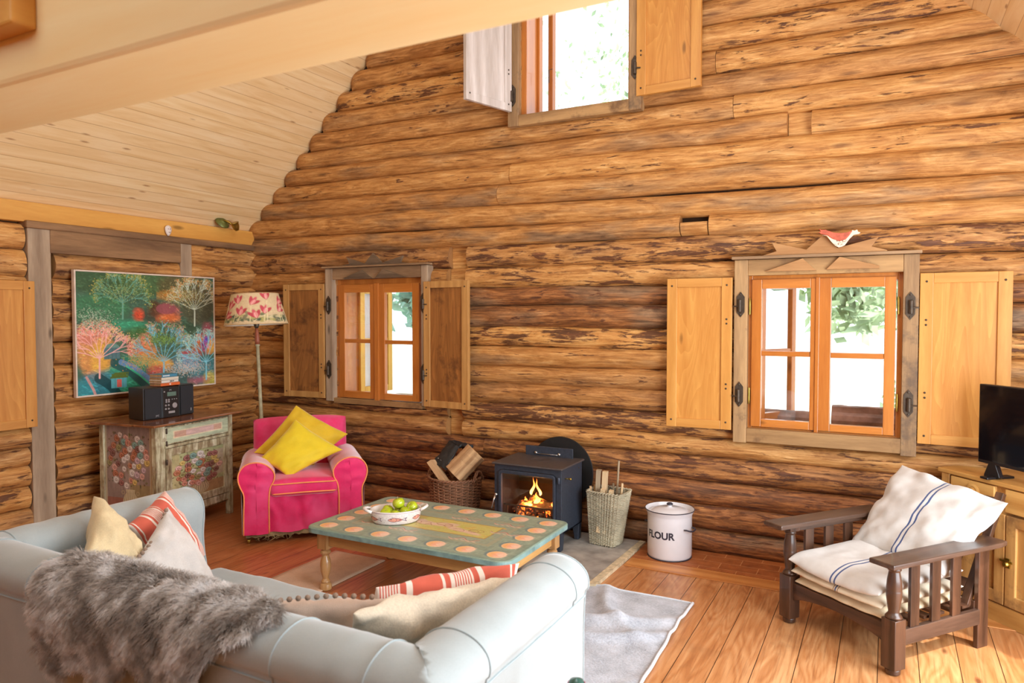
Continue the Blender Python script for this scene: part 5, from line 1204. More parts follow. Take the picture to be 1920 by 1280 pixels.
A_, B_, C_, D_ = Vector((-3.150, 4.645, .505)), Vector((-2.985, 4.590, .470)), Vector((-2.945, 4.72, .640)), Vector((-3.090, 4.80, .665))
cf = slab([A_, B_, C_, D_], .035)
hand = pillow('glove_hand', [D_, C_+Vector((.0, .0, .0)), Vector((-2.89, 4.84, .62)), Vector((-2.99, 4.90, .60))], .045, M['leather'], None, 14, 33, pinch=.03); hand.parent = gl_; hand.location = hand.location-gl_.location
m = MB()
for i in range(12):
    p = A_.lerp(B_, .22+.055*i)+(D_-A_)*.22; n_ = (B_-A_).cross(D_-A_).normalized(); n_ = n_ if n_.z > 0 else -n_; n_.normalize(); e1 = (B_-A_).normalized()*.0032; e2 = (D_-A_).normalized()*(.0042 if i % 3 else .003)
    q = p+n_*.0165-gl_.location; k = [m.vert(q-e1-e2), m.vert(q+e1-e2), m.vert(q+e1+e2), m.vert(q-e1+e2)]; m.face(*k)
M['white'] = plain('white_paint', srgb(236, 234, 230), .5, 0, .03)
m.build('lettering', M['white'], gl_, fixn=False)
kb = empty('kindling_basket', (-1.775, 4.83, HZ)); tag(kb, 'tall square pale sedge basket of kindling beside the stove', 'basket')
def sq_out(t_, h):
    a = 2*PI*t_+PI/4; c, s_ = math.cos(a), math.sin(a); k = 1/max(abs(c), abs(s_)); k = lerp(k, 1.12, .25); hx = lerp(.095, .130, h); hy = lerp(.080, .105, h)
    ca, sa = math.cos(R(-6)), math.sin(R(-6)); x, y = c*k*hx, s_*k*hy; rx = .035*max(0, math.sin(2*PI*t_*40))
    x += c*rx*hx*1.6; y += s_*rx*hy*1.6
    return Vector((ca*x-sa*y+.032*h, sa*x+ca*y-.030*h, 0)), Vector((c, s_, 0))
basket(kb, sq_out, .385, 62, 44, .0034, M['wicker_pale'], .0035)
MB().box((-.09, -.075, .006), (.09, .075, .014)).build('basket_base', M['wicker_pale'], kb)
kin = [((1105, 905, .0), (1103, 880), 'short brown stick at the left edge of the kindling basket'), ((1134, 905), (1139, 842), 'grey kindling stick, tall one at the left of the pale pair'),]
def stick(name, label, x, y, z0, dx, dy, z1, w1, w2, rz, mt='split'):
    a, b = Vector((x, y, z0)), Vector((x+dx, y+dy, z1)); d = b-a; m = MB().box((-w1/2, -w2/2, -d.length/2), (w1/2, w2/2, d.length/2))
    o = m.build(name, M[mt], bevel=.0015); o.location = (a+b)/2; q = d.to_track_quat('Z', 'Y') @ Matrix.Rotation(rz, 3, 'Z').to_quaternion(); o.rotation_euler = q.to_euler(); tag(o, label, 'kindling', 'kindling sticks in the sedge basket'); return o
M['kpale'] = wood('pale_kindling', srgb(196, 160, 118), srgb(236, 208, 166), 'z', 2, .8, .2, .2, False)
M['kgrey'] = wood('greyed_kindling', srgb(140, 118, 94), srgb(190, 166, 134), 'z', 2, .8, .2, .2, False)
stick('kindling_stick', 'grey tall kindling stick, left one of the pair standing together', -1.84, 4.80, .10, .020, .0, .555, .042, .034, .2, 'kgrey')
stick('kindling_stick', 'pale kindling stick, right one of the tall pair', -1.793, 4.80, .10, .022, .0, .548, .042, .034, .1, 'kpale')
stick('kindling_stick', 'tallest thin kindling stick at the right of the basket', -1.71, 4.83, .10, .025, .01, .625, .016, .012, .3, 'kgrey')
stick('kindling_stick', 'pale narrow kindling stick beside the tallest one', -1.672, 4.80, .12, .028, .0, .475, .018, .014, .5, 'kpale')
stick('kindling_stick', 'short brown kindling stick at the left corner of the basket', -1.865, 4.78, .10, -.012, .0, .435, .022, .016, .5, 'split')
stick('kindling_stick', 'short leaning orange brown stick beside the left corner stick', -1.855, 4.82, .10, .0, .0, .44, .02, .02, .2, 'pine_leg')
stick('kindling_stick', 'short pale leaning stick in front of the tall pair', -1.80, 4.745, .12, .035, .0, .435, .036, .030, .0, 'kpale')
stick('kindling_stick', 'short whitish leaning stick at the front middle of the basket', -1.75, 4.745, .12, .045, .0, .43, .036, .030, .1, 'kpale')
stick('kindling_stick', 'short grey stick at the back of the basket', -1.745, 4.87, .12, .01, .0, .45, .03, .014, .4, 'kgrey')
# ---------------------------------------------------------------- flour bin
M['enamel'] = plain('white_enamel', srgb(226, 224, 228), .18, 0, .03, 8)
M['rim'] = plain('dark_blue_enamel_rim', srgb(52, 50, 62), .3)
fb = empty('flour_bin', (-1.310, 4.822, .008)); tag(fb, 'white enamel flour bin with lid standing by the back wall', 'bin')
MB().lathe([(.0, .004), (.140, .004), (.146, .008), (.150, .02), (.150, .285), (.152, .295), (.165, .322), (.167, .328), (.163, .330), (.148, .296), (.0, .296)], n=64, caps=False).build('body', M['enamel'], fb, smooth=True, angle=50)
MB().tube([(.166*math.cos(2*PI*i/64), .166*math.sin(2*PI*i/64), .327) for i in range(64)], .0032, 8, closed=True).build('rim', M['rim'], fb, smooth=True)
MB().tube([(.147*math.cos(2*PI*i/64), .147*math.sin(2*PI*i/64), .004) for i in range(64)], .004, 8, closed=True).build('foot_rim', M['rim'], fb, smooth=True)
lid = MB().lathe([(.146, .300), (.150, .304), (.143, .308), (.128, .310), (.118, .320), (.07, .334), (.02, .338), (.014, .344), (.018, .352), (.022, .358), (.016, .364), (.0, .366)], n=56, caps=False).build('lid', M['enamel'], fb, smooth=True, angle=50)
MB().lathe([(.020, .352), (.0225, .358), (.016, .365), (.0, .367)], n=24, caps=False).build('knob', M['rim'], lid, smooth=True)
for az in (R(-20), R(160)):
    c, s_ = math.cos(az), math.sin(az); 
    def hp(r, t_, z): return ((r*c-t_*s_), (r*s_+t_*c), z)
    m = MB().tube([hp(.150, -.045, .215), hp(.168, -.045, .218), hp(.186, -.03, .212), hp(.190, 0, .208), hp(.186, .03, .212), hp(.168, .045, .218), hp(.150, .045, .215)], .0055, 8)
    m.build('handle', M['rim'], fb, smooth=True)
def text_mesh(name, body, size, mt, parent, fn, extr=.0, sub=0):
    cu = bpy.data.curves.new('t', 'FONT'); cu.body = body; cu.size = size; cu.align_x = 'CENTER'; cu.resolution_u = 3; cu.offset = size*(.035 if size > .03 else .012)
    to = bpy.data.objects.new('t', cu); COL.objects.link(to); bpy.context.view_layer.update()
    me = bpy.data.meshes.new_from_object(to.evaluated_get(bpy.context.evaluated_depsgraph_get())); bpy.data.objects.remove(to)
    b = bmesh.new(); b.from_mesh(me)
    if sub:
        bmesh.ops.triangulate(b, faces=b.faces); bmesh.ops.subdivide_edges(b, edges=b.edges, cuts=sub)
    for v in b.verts: v.co = Vector(fn(v.co.x, v.co.y))
    b.to_mesh(me); b.free(); me.name = name; me.materials.clear(); me.materials.append(mt); o = bpy.data.objects.new(name, me); COL.objects.link(o)
    if parent: o.parent = parent
    return o
va = math.atan2(-4.822, 1.310) # direction from the bin to the camera
def wrapb(x, y):
    a = va-R(27)+x/.151; return (.1508*math.cos(a), .1508*math.sin(a), .150+y)
text_mesh('lettering', 'FLOUR', .066, M['rim'], fb, wrapb, sub=2)
# ---------------------------------------------------------------- rugs
M['rug'] = cloth('pale_grey_wool', srgb(176, 178, 186), 1, 90, .26, .3, .9)
M['rugedge'] = cloth('off_white_binding', srgb(200, 200, 204), 1, 130, .08, .5, .4)
RGX, RGY = -1.5, 3.1
def rugz(x, y):
    wv = 0
    for (ax, ay, dx, dy, h_, w_) in ((-1.45, 3.95, .5, -.75, .020, .045), (-1.55, 3.55, .85, .28, .022, .05), (-1.5, 3.35, .9, .35, .018, .04), (-1.0, 3.0, -.2, -.9, .010, .04), (-1.3, 2.7, .8, .3, .016, .06)):
        L = math.hypot(dx, dy); dx /= L; dy /= L; s_ = (x-ax)*dx+(y-ay)*dy; p = -(x-ax)*dy+(y-ay)*dx+.05*math.sin(s_*6); wv += 1.9*h_*math.exp(-(p/w_)**2)*math.exp(-((s_-.25)/.38)**2)
    return .012+wv+.004*nz(x*6, y*6)
def rug_pt(u, v):
    x = lerp(-2.02, -.945, u)+.02*math.sin(v*5)*u-.03*(1-v)*u; y = lerp(1.9, 4.07, v)-.02*u*v+.012*math.sin(u*9)*v; return (x-RGX, y-RGY, rugz(x, y))
m = MB(); m.grid(rug_pt, 80, 130); rg_ = m.build('grey_rug', M['rug'], smooth=True, loc=(RGX, RGY, 0)); tag(rg_, 'pale grey rumpled wool rug on the floorboards between sofa and morris chair', 'rug')
sdm = rg_.modifiers.new('s', 'SOLIDIFY'); sdm.thickness = .009; sdm.offset = -1
def edge_path(): return [Vector(rug_pt(1, i/60))+Vector((0, 0, .002)) for i in range(61)]
MB().tube(edge_path(), .009, 6).build('binding', M['rugedge'], rg_, smooth=True)
MB().tube([Vector(rug_pt(i/40, 1))+Vector((0, 0, .001)) for i in range(41)], .006, 6).build('binding', M['rugedge'], rg_, smooth=True)
M['jute'] = cloth('pinkish_beige_jute', srgb(196, 158, 132), 1, 160, .12, .1, .4)
m = MB(); m.grid(lambda u, v: (lerp(-.215, .215, u), lerp(-.95, .55, v), .008+.001*nz(u*6, v*8)), 12, 60); jr = m.build('jute_runner', M['jute'], smooth=True, loc=(-3.20, 3.28, 0)); tag(jr, 'narrow pinkish beige jute runner under the left end of the coffee table', 'rug')
sdm = jr.modifiers.new('s', 'SOLIDIFY'); sdm.thickness = .006; sdm.offset = -1
# ---------------------------------------------------------------- painted cabinet by the left wall
pc_ = empty('painted_cabinet', (-4.69, 3.35, 0), R(98)); tag(pc_, 'small cupboard painted with vases of flowers against the left wall', 'cabinet')
CW, CD, CH = .93, .655, .86
M['cabtop'] = wood('red_brown_varnished_top', srgb(98, 54, 34), srgb(160, 98, 62), 'x', 1.2, .2, .35, .08, True, None, .5)
M['cabpaint'] = None
def cab_frame():
    t = T('worn_cream_green_paint'); v = t.coord((12, 12, 2.4)); n = t.noise(v, 2, 6, .65); n2 = t.noise(t.coord((5, 5, 5)), 3, 4, .6)
    c = t.ramp(n, [(.30, srgb(92, 66, 44)), (.42, srgb(150, 134, 98)), (.55, srgb(196, 190, 154)), (.72, srgb(228, 222, 196))])
    c = t.mix(t.step(n2, .5, .7), c, srgb(148, 122, 96)); t.bump(n, .3, .004); return t.out(c, .5)
M['cabpaint'] = cab_frame()
MB().prism([(0, 0), (CW, 0), (CW, CD), (0, CD-.03)], CH-.018, CH, 'xy').build('top', M['cabtop'], pc_, bevel=.005)
bx0, bx1, by0, by1, bz0, bz1 = .065, .865, .055, .62, .0, CH-.018
def post(x, y, w=.05, z0=0): return MB().box((x, y, z0), (x+w, y+.05, bz1))
m = MB(); m.box((bx0+.02, by0+.05, .13), (bx1-.02, by0+.06, bz1)); m.box((bx0+.02, by1-.03, .1), (bx1-.02, by1-.02, bz1)); m.box((bx0+.045, by0+.06, .1), (bx0+.05, by1-.03, bz1)); m.box((bx1-.03, by0+.06, .1), (bx1-.02, by1-.03, bz1)); m.box((bx0+.03, by0+.05, .10), (bx1-.03, by1-.03, .12))
m.build('carcass', M['cabpaint'], pc_)
for x, y in ((bx0, by0), (bx1-.045, by0), (bx0, by1-.05), (bx1-.045, by1-.05)): MB().box((x, y, 0), (x+.045, y+.045, bz1)).build('leg', M['cabpaint'], pc_, bevel=.006)
MB().box((bx0+.045, by0+.01, .20), (bx0+.10, by0+.05, bz1)).build('stile', M['cabpaint'], pc_, bevel=.004)
def flowers(cv, cx, ytop, ybot, spread, n, seed, tone=1.0):
    r_ = random.Random(seed); W_c = cv.w
    pal = [(196, 120, 104), (214, 160, 150), (150, 84, 84), (120, 160, 150), (222, 204, 196), (178, 100, 70), (146, 136, 78), (198, 172, 180), (122, 66, 62), (208, 176, 92), (224, 214, 206)]
    for _ in range(int(n*4)): # leaves and dabs
        x = cx+r_.gauss(0, spread*.55); y = r_.uniform(ytop, ybot); cv.ell(x, y, r_.uniform(2, 6), r_.uniform(1.5, 4), tuple(q*tone for q in srgb(*r_.choice([(78, 84, 44), (60, 56, 34), (110, 104, 52), (92, 50, 36), (134, 126, 66)]))), .75, 1.5, r_.uniform(0, 3))
    pts = []
    for _ in range(n):
        for _t in range(30):
            x = cx+r_.uniform(-spread, spread); y = r_.uniform(ytop, ybot)
            if ((x-cx)/spread)**2+((y-(ytop+ybot)/2)/((ybot-ytop)/2))**2 > 1: continue
            if all((x-a)**2+(y-b)**2 > 260 for a, b in pts): break
        pts.append((x, y))
    for x, y in pts:
        c = r_.choice(pal); k = tuple(q*tone for q in srgb(*c)); dk = tuple(q*.35 for q in k); lt = tuple(min(1, q*1.5+.15) for q in k); R_ = r_.uniform(10, 13.5)
        cv.ell(x, y, R_, R_, k, .9, 1.5); cv.ring(x, y, R_*.9, 1.3, dk, .7, 12, 0, 5.4); cv.ring(x+1, y, R_*.62, 1.2, lt, .9, 10, 1, 6); cv.ring(x, y, R_*.32, 1.2, dk, .8, 8, 0, 5); cv.ring(x-1, y-1, R_*.8, .9, lt, .7, 6, 3.4, 5)
def vase(cv, cx, y0, y1, w_):
    cv.ell(cx, (y0+y1)/2, w_, (y1-y0)/2, srgb(206, 190, 150), .95); cv.rect(cx-w_*.6, y0-3, cx+w_*.6, y0+6, srgb(214, 200, 160), .9)
    for k in range(-3, 4): cv.line([(cx+k*w_*.18, y0), (cx+k*w_*.30, (y0+y1)/2), (cx+k*w_*.16, y1)], 1.3, srgb(70, 52, 40), .8)
    for s_ in (-1, 1): cv.ring(cx+s_*w_*.95, y0+8, 6, 2, srgb(180, 160, 120), .9, 10)
# door panel on the front
cd = Canvas(190, 200, srgb(176, 180, 132)); cd.grain(.2, 22, 30, 2); cd.rect(0, 150, 190, 200, srgb(172, 84, 54), .55); cd.rect(0, 0, 30, 200, srgb(196, 170, 120), .5); cd.rect(150, 20, 190, 130, srgb(206, 160, 170), .35); cd.grain(.15, 6, 9, 3)
vase(cd, 102, 142, 196, 30); flowers(cd, 98, 14, 150, 82, 44, 4)
for i in range(26): cd.line([(rp.uniform(30, 170), rp.uniform(8, 60)), (rp.uniform(30, 170), rp.uniform(10, 60))], .8, srgb(60, 44, 34), .35)
cd.line([(56, 0), (56, 199)], 1.6, srgb(66, 50, 40), .8)
FX0, FX1 = bx0+.10, bx1-.045
door = MB(); ring_plate(door, [(FX0, .19), (FX1, .19), (FX1, .66), (FX0, .66)], [(FX0+.055, .245), (FX1-.05, .245), (FX1-.05, .60), (FX0+.055, .60)], by0+.004, by0+.03)
dr = door.build('door', M['cabpaint'], pc_, bevel=.003)
paint_mesh('painted_panel', cd, lambda U, V: (lerp(FX0+.05, FX1-.045, U), by0+.016+U*0, lerp(.24, .605, V)), M['painted'], dr)
cw = Canvas(200, 44, srgb(190, 200, 168)); cw.grain(.14, 20, 5, 5); cw.rect(20, 11, 180, 33, srgb(226, 206, 170), .9); cw.rect(24, 14, 176, 30, srgb(198, 150, 132), .9); cw.rect(60, 14, 150, 30, srgb(214, 180, 176), .8); cw.grain(.16, 14, 4, 8)
dw = MB().box((FX0-.01, by0+.0, .69), (FX1-.005, by0+.02, .825)).build('drawer', M['cabpaint'], pc_, bevel=.003)
paint_mesh('painted_front', cw, lambda U, V: (lerp(FX0, FX1-.012, U), by0-.0012+U*0, lerp(.700, .815, V)), M['painted'], dw)
MB().box((FX0-.01, by0-.004, .664), (FX1+.0, by0+.03, .686)).build('rail', M['cabpaint'], pc_, bevel=.003)
MB().box((bx0+.045, by0+.01, .125), (bx1-.045, by0+.035, .185)).build('bottom_rail', M['cabpaint'], pc_, bevel=.003)
cs = Canvas(210, 330, srgb(150, 128, 120)); cs.grain(.22, 40, 60, 12); cs.rect(0, 250, 80, 330, srgb(160, 70, 44), .6); cs.rect(110, 200, 210, 330, srgb(150, 132, 60), .55); cs.grain(.15, 5, 24, 13)
flowers(cs, 100, 24, 210, 84, 46, 9, .9); vase(cs, 110, 222, 320, 34); cs.line([(104, 0), (106, 329)], 1.8, srgb(206, 190, 160), .7); cs.rect(0, 0, 8, 330, srgb(196, 184, 150), .8); cs.rect(196, 0, 210, 330, srgb(196, 184, 150), .8)
sp_ = MB().box((bx0+.015, by0+.045, .10), (bx0+.03, by1-.05, bz1)).build('side_panel', M['cabpaint'], pc_)
paint_mesh('painted_side', cs, lambda U, V: (bx0+.0135+U*0, lerp(by1-.05, by0+.045, U), lerp(.11, bz1-.01, V)), M['painted'], sp_)
for z in (.56, .70, .795): MB().lathe([(.006, -.02), (.008, -.018), (.008, .018), (.006, .02)], (FX0+.0, by0+.0, z), 8).build('door_hinge', M['iron'], pc_, smooth=True)

# ---------------------------------------------------------------- stereo and books on it
M['blackplastic'] = plain('black_stereo_case', srgb(34, 30, 30), .4, 0, .1, 30)
M['grille'] = plain('black_speaker_cloth', srgb(44, 44, 48), .9, 0, .25, 300, .4)
M['lcd'] = plain('green_grey_display', srgb(96, 120, 108), .3)
M['silver'] = plain('silver_buttons', srgb(198, 200, 206), .3, .6, .05)
def speaker(name, label, x, y, rz, w_, dd, h_):
    e = empty(name, (x, y, CH+.001), rz); tag(e, label, 'speaker')
    MB().box((0, .012, 0), (w_, dd, h_)).build('case', M['blackplastic'], e, bevel=.004)
    MB().box((.008, 0, .008), (w_-.008, .014, h_-.008)).build('grille', M['grille'], e, bevel=.003)
    return e
s1 = speaker('speaker', 'left black stereo speaker on the painted cabinet, its side in view', -4.985, 3.48, R(84), .145, .22, .245)
text_mesh('brand_mark', 'JVC', .017, M['silver'], s1, lambda x, y: (.105+x, -.0006, .022+y))
s2 = speaker('speaker', 'right black stereo speaker on the painted cabinet', -5.0, 3.805, R(98), .15, .20, .245)
MB().box((.108, -.001, .03), (.116, 0, .052)).build('brand_mark', M['silver'], s2)
cdp = empty('stereo', (-4.985, 3.635, CH+.001), R(92)); tag(cdp, 'black compact stereo with silver buttons between its two speakers', 'stereo')
MB().box((0, .008, 0), (.155, .22, .240)).build('case', M['blackplastic'], cdp, bevel=.004)
MB().box((.004, .0, .003), (.151, .010, .237)).build('front_panel', M['blackplastic'], cdp, bevel=.002)
MB().box((.045, -.0015, .168), (.125, 0, .200)).build('display', M['lcd'], cdp)
text_mesh('brand_mark', 'JVC', .014, M['silver'], cdp, lambda x, y: (.075+x, -.0008, .212+y))
def but(x, z, r, name='button'):
    return MB().lathe([(r, 0), (r*.9, .004), (0, .0045)], n=14, caps=False, M=Matrix.Translation((x, .0, z)) @ Matrix.Rotation(PI/2, 4, 'X')).build(name, M['silver'], cdp, smooth=True, angle=40)
but(.112, .092, .022, 'volume_knob'); but(.018, .205, .006)
for x, z in ((.035, .14), (.058, .14), (.035, .125), (.058, .125), (.030, .098), (.056, .098), (.030, .07), (.056, .07)): but(x, z, .0075)
for x in (.088, .108, .128): but(x, .142, .004)
m = MB().box((.055, -.0015, .033), (.112, 0, .050)).build('label_plate', M['silver'], cdp)
M['page'] = plain('brown_page_edges', srgb(178, 138, 96), .9, 0, .15, 60)
def book(label, z, th, w_, dd, col, ox, rz, mark=None):
    e = empty('book', (-5.02, 3.735, z), rz); tag(e, label, 'book', 'books stacked on the stereo'); mt = plain('book_cover', col, .45, 0, .04)
    m = MB(); m.box((ox, 0, 0), (ox+w_, dd, .002)); m.box((ox, 0, th-.002), (ox+w_, dd, th)); m.box((ox, 0, 0), (ox+w_, .003, th)); m.build('cover', mt, e)
    MB().box((ox+.002, .003, .002), (ox+w_-.003, dd-.003, th-.002)).build('pages', M['page'], e)
    if mark:
        m = MB(); rr = random.Random(int(z*1000)); x = ox+mark[0]
        while x < ox+mark[1]: k = rr.uniform(.004, .009); m.box((x, -.0004, th*.28), (x+k, 0, th*.72)); x += k+.0025
        m.build('spine_lettering', mark[2], e)
    return e
zb_ = CH+.248
bt = [('orange spined paperback at the bottom of the stack of books', .024, .180, .125, srgb(220, 92, 44), -.09, (.08, .09, M['white'])),
      ('white spined book second from the bottom of the stack, with a dark mark', .021, .172, .125, srgb(226, 218, 208), -.09, (.085, .12, M['blackplastic'])),
      ('cream book third from the bottom of the stack', .022, .165, .13, srgb(222, 210, 190), -.085, None),
      ('blue and white lettered book on top of the stack', .024, .155, .125, srgb(70, 140, 170), -.085, (.01, .07, M['white']))]
for i, (lb_, th, w_, dd, c, ox, mk) in enumerate(bt):
    book(lb_, zb_, th, w_, dd, c, ox, R(96+(-2, 3, 0, 4)[i]), mk); zb_ += th+.0005

# ---------------------------------------------------------------- painting
PY0, PY1, PZ0, PZ1 = 3.238, 4.506, 1.036, 2.008
pt = empty('painting', (XW+.085, (PY0+PY1)/2, (PZ0+PZ1)/2)); tag(pt, 'large colourful painting of trees and huts on the left log wall', 'painting')
cp = Canvas(440, 336, srgb(70, 104, 84)); rq = random.Random(21); g = lambda *c: srgb(*c)
# grounds: broad patches
for (cx, cy, rx, ry, c, al) in ((60, 20, 90, 40, (60,92,60), .9), (200, 20, 90, 40, (80,110,60), .7), (330, 30, 90, 40, (96,84,50), .8), (310, 58, 70, 14, (220,140,50), .8), (60, 100, 90, 40, (62,124,84), .8), (380, 90, 60, 60, (96,88,62), .7),
        (150, 145, 60, 14, (60,160,120), .9), (190, 170, 50, 20, (70,110,50), .8), (330, 170, 60, 30, (60,84,60), .9), (50, 210, 50, 80, (232,150,80), .85), (40, 170, 46, 30, (222,120,120), .7), (64, 240, 26, 60, (236,176,60), .7), (240, 120, 60, 20, (70,60,50), .6),
        (270, 105, 46, 24, (180,90,90), .8), (275, 125, 40, 12, (226,110,60), .9), (230, 98, 22, 26, (90,60,40), .9), (180, 115, 16, 18, (220,70,50), .9), (200, 195, 22, 24, (224,130,110), .9), (168, 212, 24, 24, (214,80,50), .9), (205, 222, 30, 22, (216,130,70), .7),
        (390, 205, 34, 26, (230,130,60), .6), (415, 190, 24, 50, (200,60,100), .6), (425, 215, 20, 24, (240,170,60), .8), (400, 215, 14, 14, (110,50,130), .8), (410, 195, 10, 10, (70,80,190), .9), (150, 290, 60, 60, (40,140,110), .8), (110, 300, 50, 40, (60,160,130), .7), (60, 310, 60, 40, (50,120,140), .8), (20, 320, 30, 30, (60,150,160), .8),
        (340, 260, 50, 26, (110,140,160), .8), (350, 232, 44, 10, (196,70,80), .8), (250, 270, 40, 24, (232,160,60), .9), (232, 282, 30, 18, (190,70,80), .8), (400, 290, 60, 40, (70,130,140), .7), (300, 300, 60, 30, (60,90,90), .8), (420, 320, 24, 24, (200,180,60), .8), (230, 320, 40, 18, (210,130,140), .7), (380, 320, 40, 10, (190,90,110), .7)):
    cp.ell(cx, cy, rx, ry, g(*c), al, 14)
for i in range(2600): # short brushwork everywhere
    x, y = rq.uniform(0, 440), rq.uniform(0, 336); b = cp.a[int(min(335, y)), int(min(439, x))]; k = rq.uniform(.55, 2.1); c = tuple(min(1, float(q)*k) for q in b); a = rq.uniform(-.5, .9); L_ = rq.uniform(4, 14); cp.line([(x, y), (x+L_*math.cos(a), y+L_*math.sin(a))], rq.uniform(1.5, 4), c, .5)
def river(pts, wd, c, al=.9): cp.line(pts, wd, g(*c), al)
river([(110, 250), (150, 270), (190, 305), (215, 336)], 34, (30, 84, 84)); river([(125, 250), (165, 268), (205, 300), (235, 330)], 16, (110, 150, 200), .8); river([(140, 262), (180, 290), (220, 325)], 5, (60, 200, 150), .8)
river([(60, 290), (95, 315), (110, 336)], 26, (24, 70, 76)); river([(26, 286), (44, 320), (50, 336)], 7, (220, 150, 150), .8)
def hut(x, y, w_, h_, wall, roof, arch=False):
    if arch: cp.ell(x+w_/2, y+h_*.35, w_/2, h_*.35, g(*roof)); 
    cp.rect(x, y+h_*.3, x+w_, y+h_, g(*wall)); 
    if not arch: cp.line([(x-2, y+h_*.3), (x+w_*.25, y), (x+w_*1.1, y), (x+w_+2, y+h_*.3), (x-2, y+h_*.3)], 3, g(*roof)); cp.rect(x+2, y+2, x+w_, y+h_*.3, g(*roof))
    for k in range(1, 4): cp.line([(x+w_*k/4, y+h_*.3), (x+w_*k/4, y+h_)], .8, g(40, 60, 60), .7)
hut(76, 196, 46, 44, (84, 122, 128), (110, 150, 140), True); hut(300, 160, 44, 46, (134, 150, 120), (90, 150, 130), True); hut(95, 280, 46, 42, (90, 170, 180), (90, 110, 40)); cp.rect(112, 298, 126, 320, g(216, 90, 90)); hut(326, 240, 54, 40, (120, 150, 176), (150, 160, 180)); cp.rect(372, 176, 392, 204, g(210, 90, 50)); cp.ell(270, 98, 34, 16, g(160, 88, 96), .8)
def bare(x, y, H_, spread, c, n, seed, fol=None):
    H_ *= 1.25; c = tuple(min(255, q*1.15+12) for q in c)
    r_ = random.Random(seed); cc = g(*c)
    cp.line([(x, y), (x+1, y-H_*.35)], 5, cc, .95)
    def br(px_, py_, a, L_, wd, dep):
        qx, qy = px_+L_*math.cos(a), py_-L_*math.sin(a); cp.line([(px_, py_), (qx, qy)], wd, cc, .9)
        if dep > 0:
            for _ in range(3): br(qx, qy, a+r_.uniform(-.6, .6), L_*r_.uniform(.55, .8), max(.8, wd*.7), dep-1)
        elif fol:
            for _ in range(4): cp.ell(qx+r_.gauss(0, 5), qy+r_.gauss(0, 5), r_.uniform(1, 2.4), r_.uniform(1, 2), g(*r_.choice(fol)), .8)
    for i in range(n): br(x, y-H_*.33, PI*(.12+.76*i/(n-1)), H_*.24*(spread), 2.0, 3)
bare(132, 128, 110, 1.1, (86, 140, 120), 7, 1, [(120, 150, 80), (90, 120, 60), (190, 180, 90)]); bare(368, 150, 120, 1.1, (176, 188, 170), 8, 2, [(200, 120, 60), (140, 140, 80), (226, 190, 120)])
bare(258, 310, 130, 1.15, (90, 160, 180), 8, 3, [(176, 90, 80), (206, 190, 150), (120, 160, 90)]); bare(408, 320, 130, 1.0, (110, 176, 190), 7, 4, [(140, 180, 160), (200, 220, 200)]); bare(62, 290, 130, 1.0, (232, 150, 150), 8, 5, [(240, 190, 170), (230, 120, 120), (240, 200, 120)])
for i in range(5000): # flecks of leaf
    cx, cy, sx_, sy_, pl_ = rq.choice([(130, 50, 60, 26, [(110,150,90),(160,180,120),(60,90,50)]), (50, 130, 45, 26, [(190,206,180),(130,170,140),(60,90,70)]), (340, 60, 60, 26, [(150,160,100),(200,190,130),(90,80,50)]), (250, 190, 50, 16, [(130,170,80),(80,110,50)]), (200, 250, 50, 20, [(170,170,90),(220,150,80)]), (340, 280, 60, 18, [(220,190,170),(150,190,200)])])
    cp.ell(rq.gauss(cx, sx_*.6), rq.gauss(cy, sy_*.6), rq.uniform(.8, 2), rq.uniform(.8, 1.8), g(*rq.choice(pl_)), .75)
cp.grain(.08, 3, 3, 9)
hw, hh2 = (PY1-PY0)/2, (PZ1-PZ0)/2
MB().box((-.022, -hw+.008, -hh2+.008), (-.002, hw-.008, hh2-.008)).build('backing', M['potwhite'], pt)
paint_mesh('picture', cp, lambda U, V: (-.0005+U*0, lerp(-hw+.010, hw-.010, U), lerp(-hh2+.010, hh2-.010, V)), M['canvas'], pt)
M['pframe'] = plain('whitewashed_picture_frame', srgb(226, 206, 190), .5, 0, .08, 20)
m = MB()
for a, b, c, d in ((-hw, -hw+.012, -hh2, hh2), (hw-.012, hw, -hh2, hh2), (-hw+.012, hw-.012, -hh2, -hh2+.012), (-hw+.012, hw-.012, hh2-.012, hh2)): m.box((-.03, a, c), (.006, b, d))
m.build('picture_frame', M['pframe'], pt, bevel=.002)

# ---------------------------------------------------------------- floor lamp
fl = empty('floor_lamp', (-4.70, 4.40, 0), 0, rot=(0, R(-3.2), 0)); tag(fl, 'floor lamp with tulip painted shade in the corner behind the pink armchair', 'floor lamp')
M['lamppaint'] = plain('cream_green_lamp_pole', srgb(172, 164, 128), .45, 0, .15, 30); M['lampred'] = plain('faded_red_turning', srgb(164, 84, 62), .45, 0, .2, 30); M['lampgrey'] = plain('dull_brass_fitting', srgb(92, 84, 70), .4, .5, .2)
MB().lathe([(.14, 0), (.145, .012), (.13, .026), (.06, .04), (.03, .06), (.022, .09)], n=36).build('base', M['lamppaint'], fl, smooth=True, angle=40)
MB().lathe([(.016, .085), (.024, .10), (.017, .13), (.0175, .72), (.018, .75)], n=20).build('lower_pole', M['lampgrey'], fl, smooth=True)
MB().lathe([(.020, .75), (.024, .757), (.020, .765), (.0155, .80), (.0145, 1.40), (.020, 1.405), (.021, 1.412), (.018, 1.418)], n=20).build('pole', M['lamppaint'], fl, smooth=True, angle=50)
MB().lathe([(.018, 1.416), (.021, 1.45), (.019, 1.50), (.013, 1.54), (.012, 1.56)], n=20).build('turning', M['lampred'], fl, smooth=True)
MB().lathe([(.012, 1.555), (.020, 1.57), (.024, 1.59), (.020, 1.61), (.012, 1.625), (.012, 1.72)], n=16).build('lamp_holder', M['lampgrey'], fl, smooth=True)
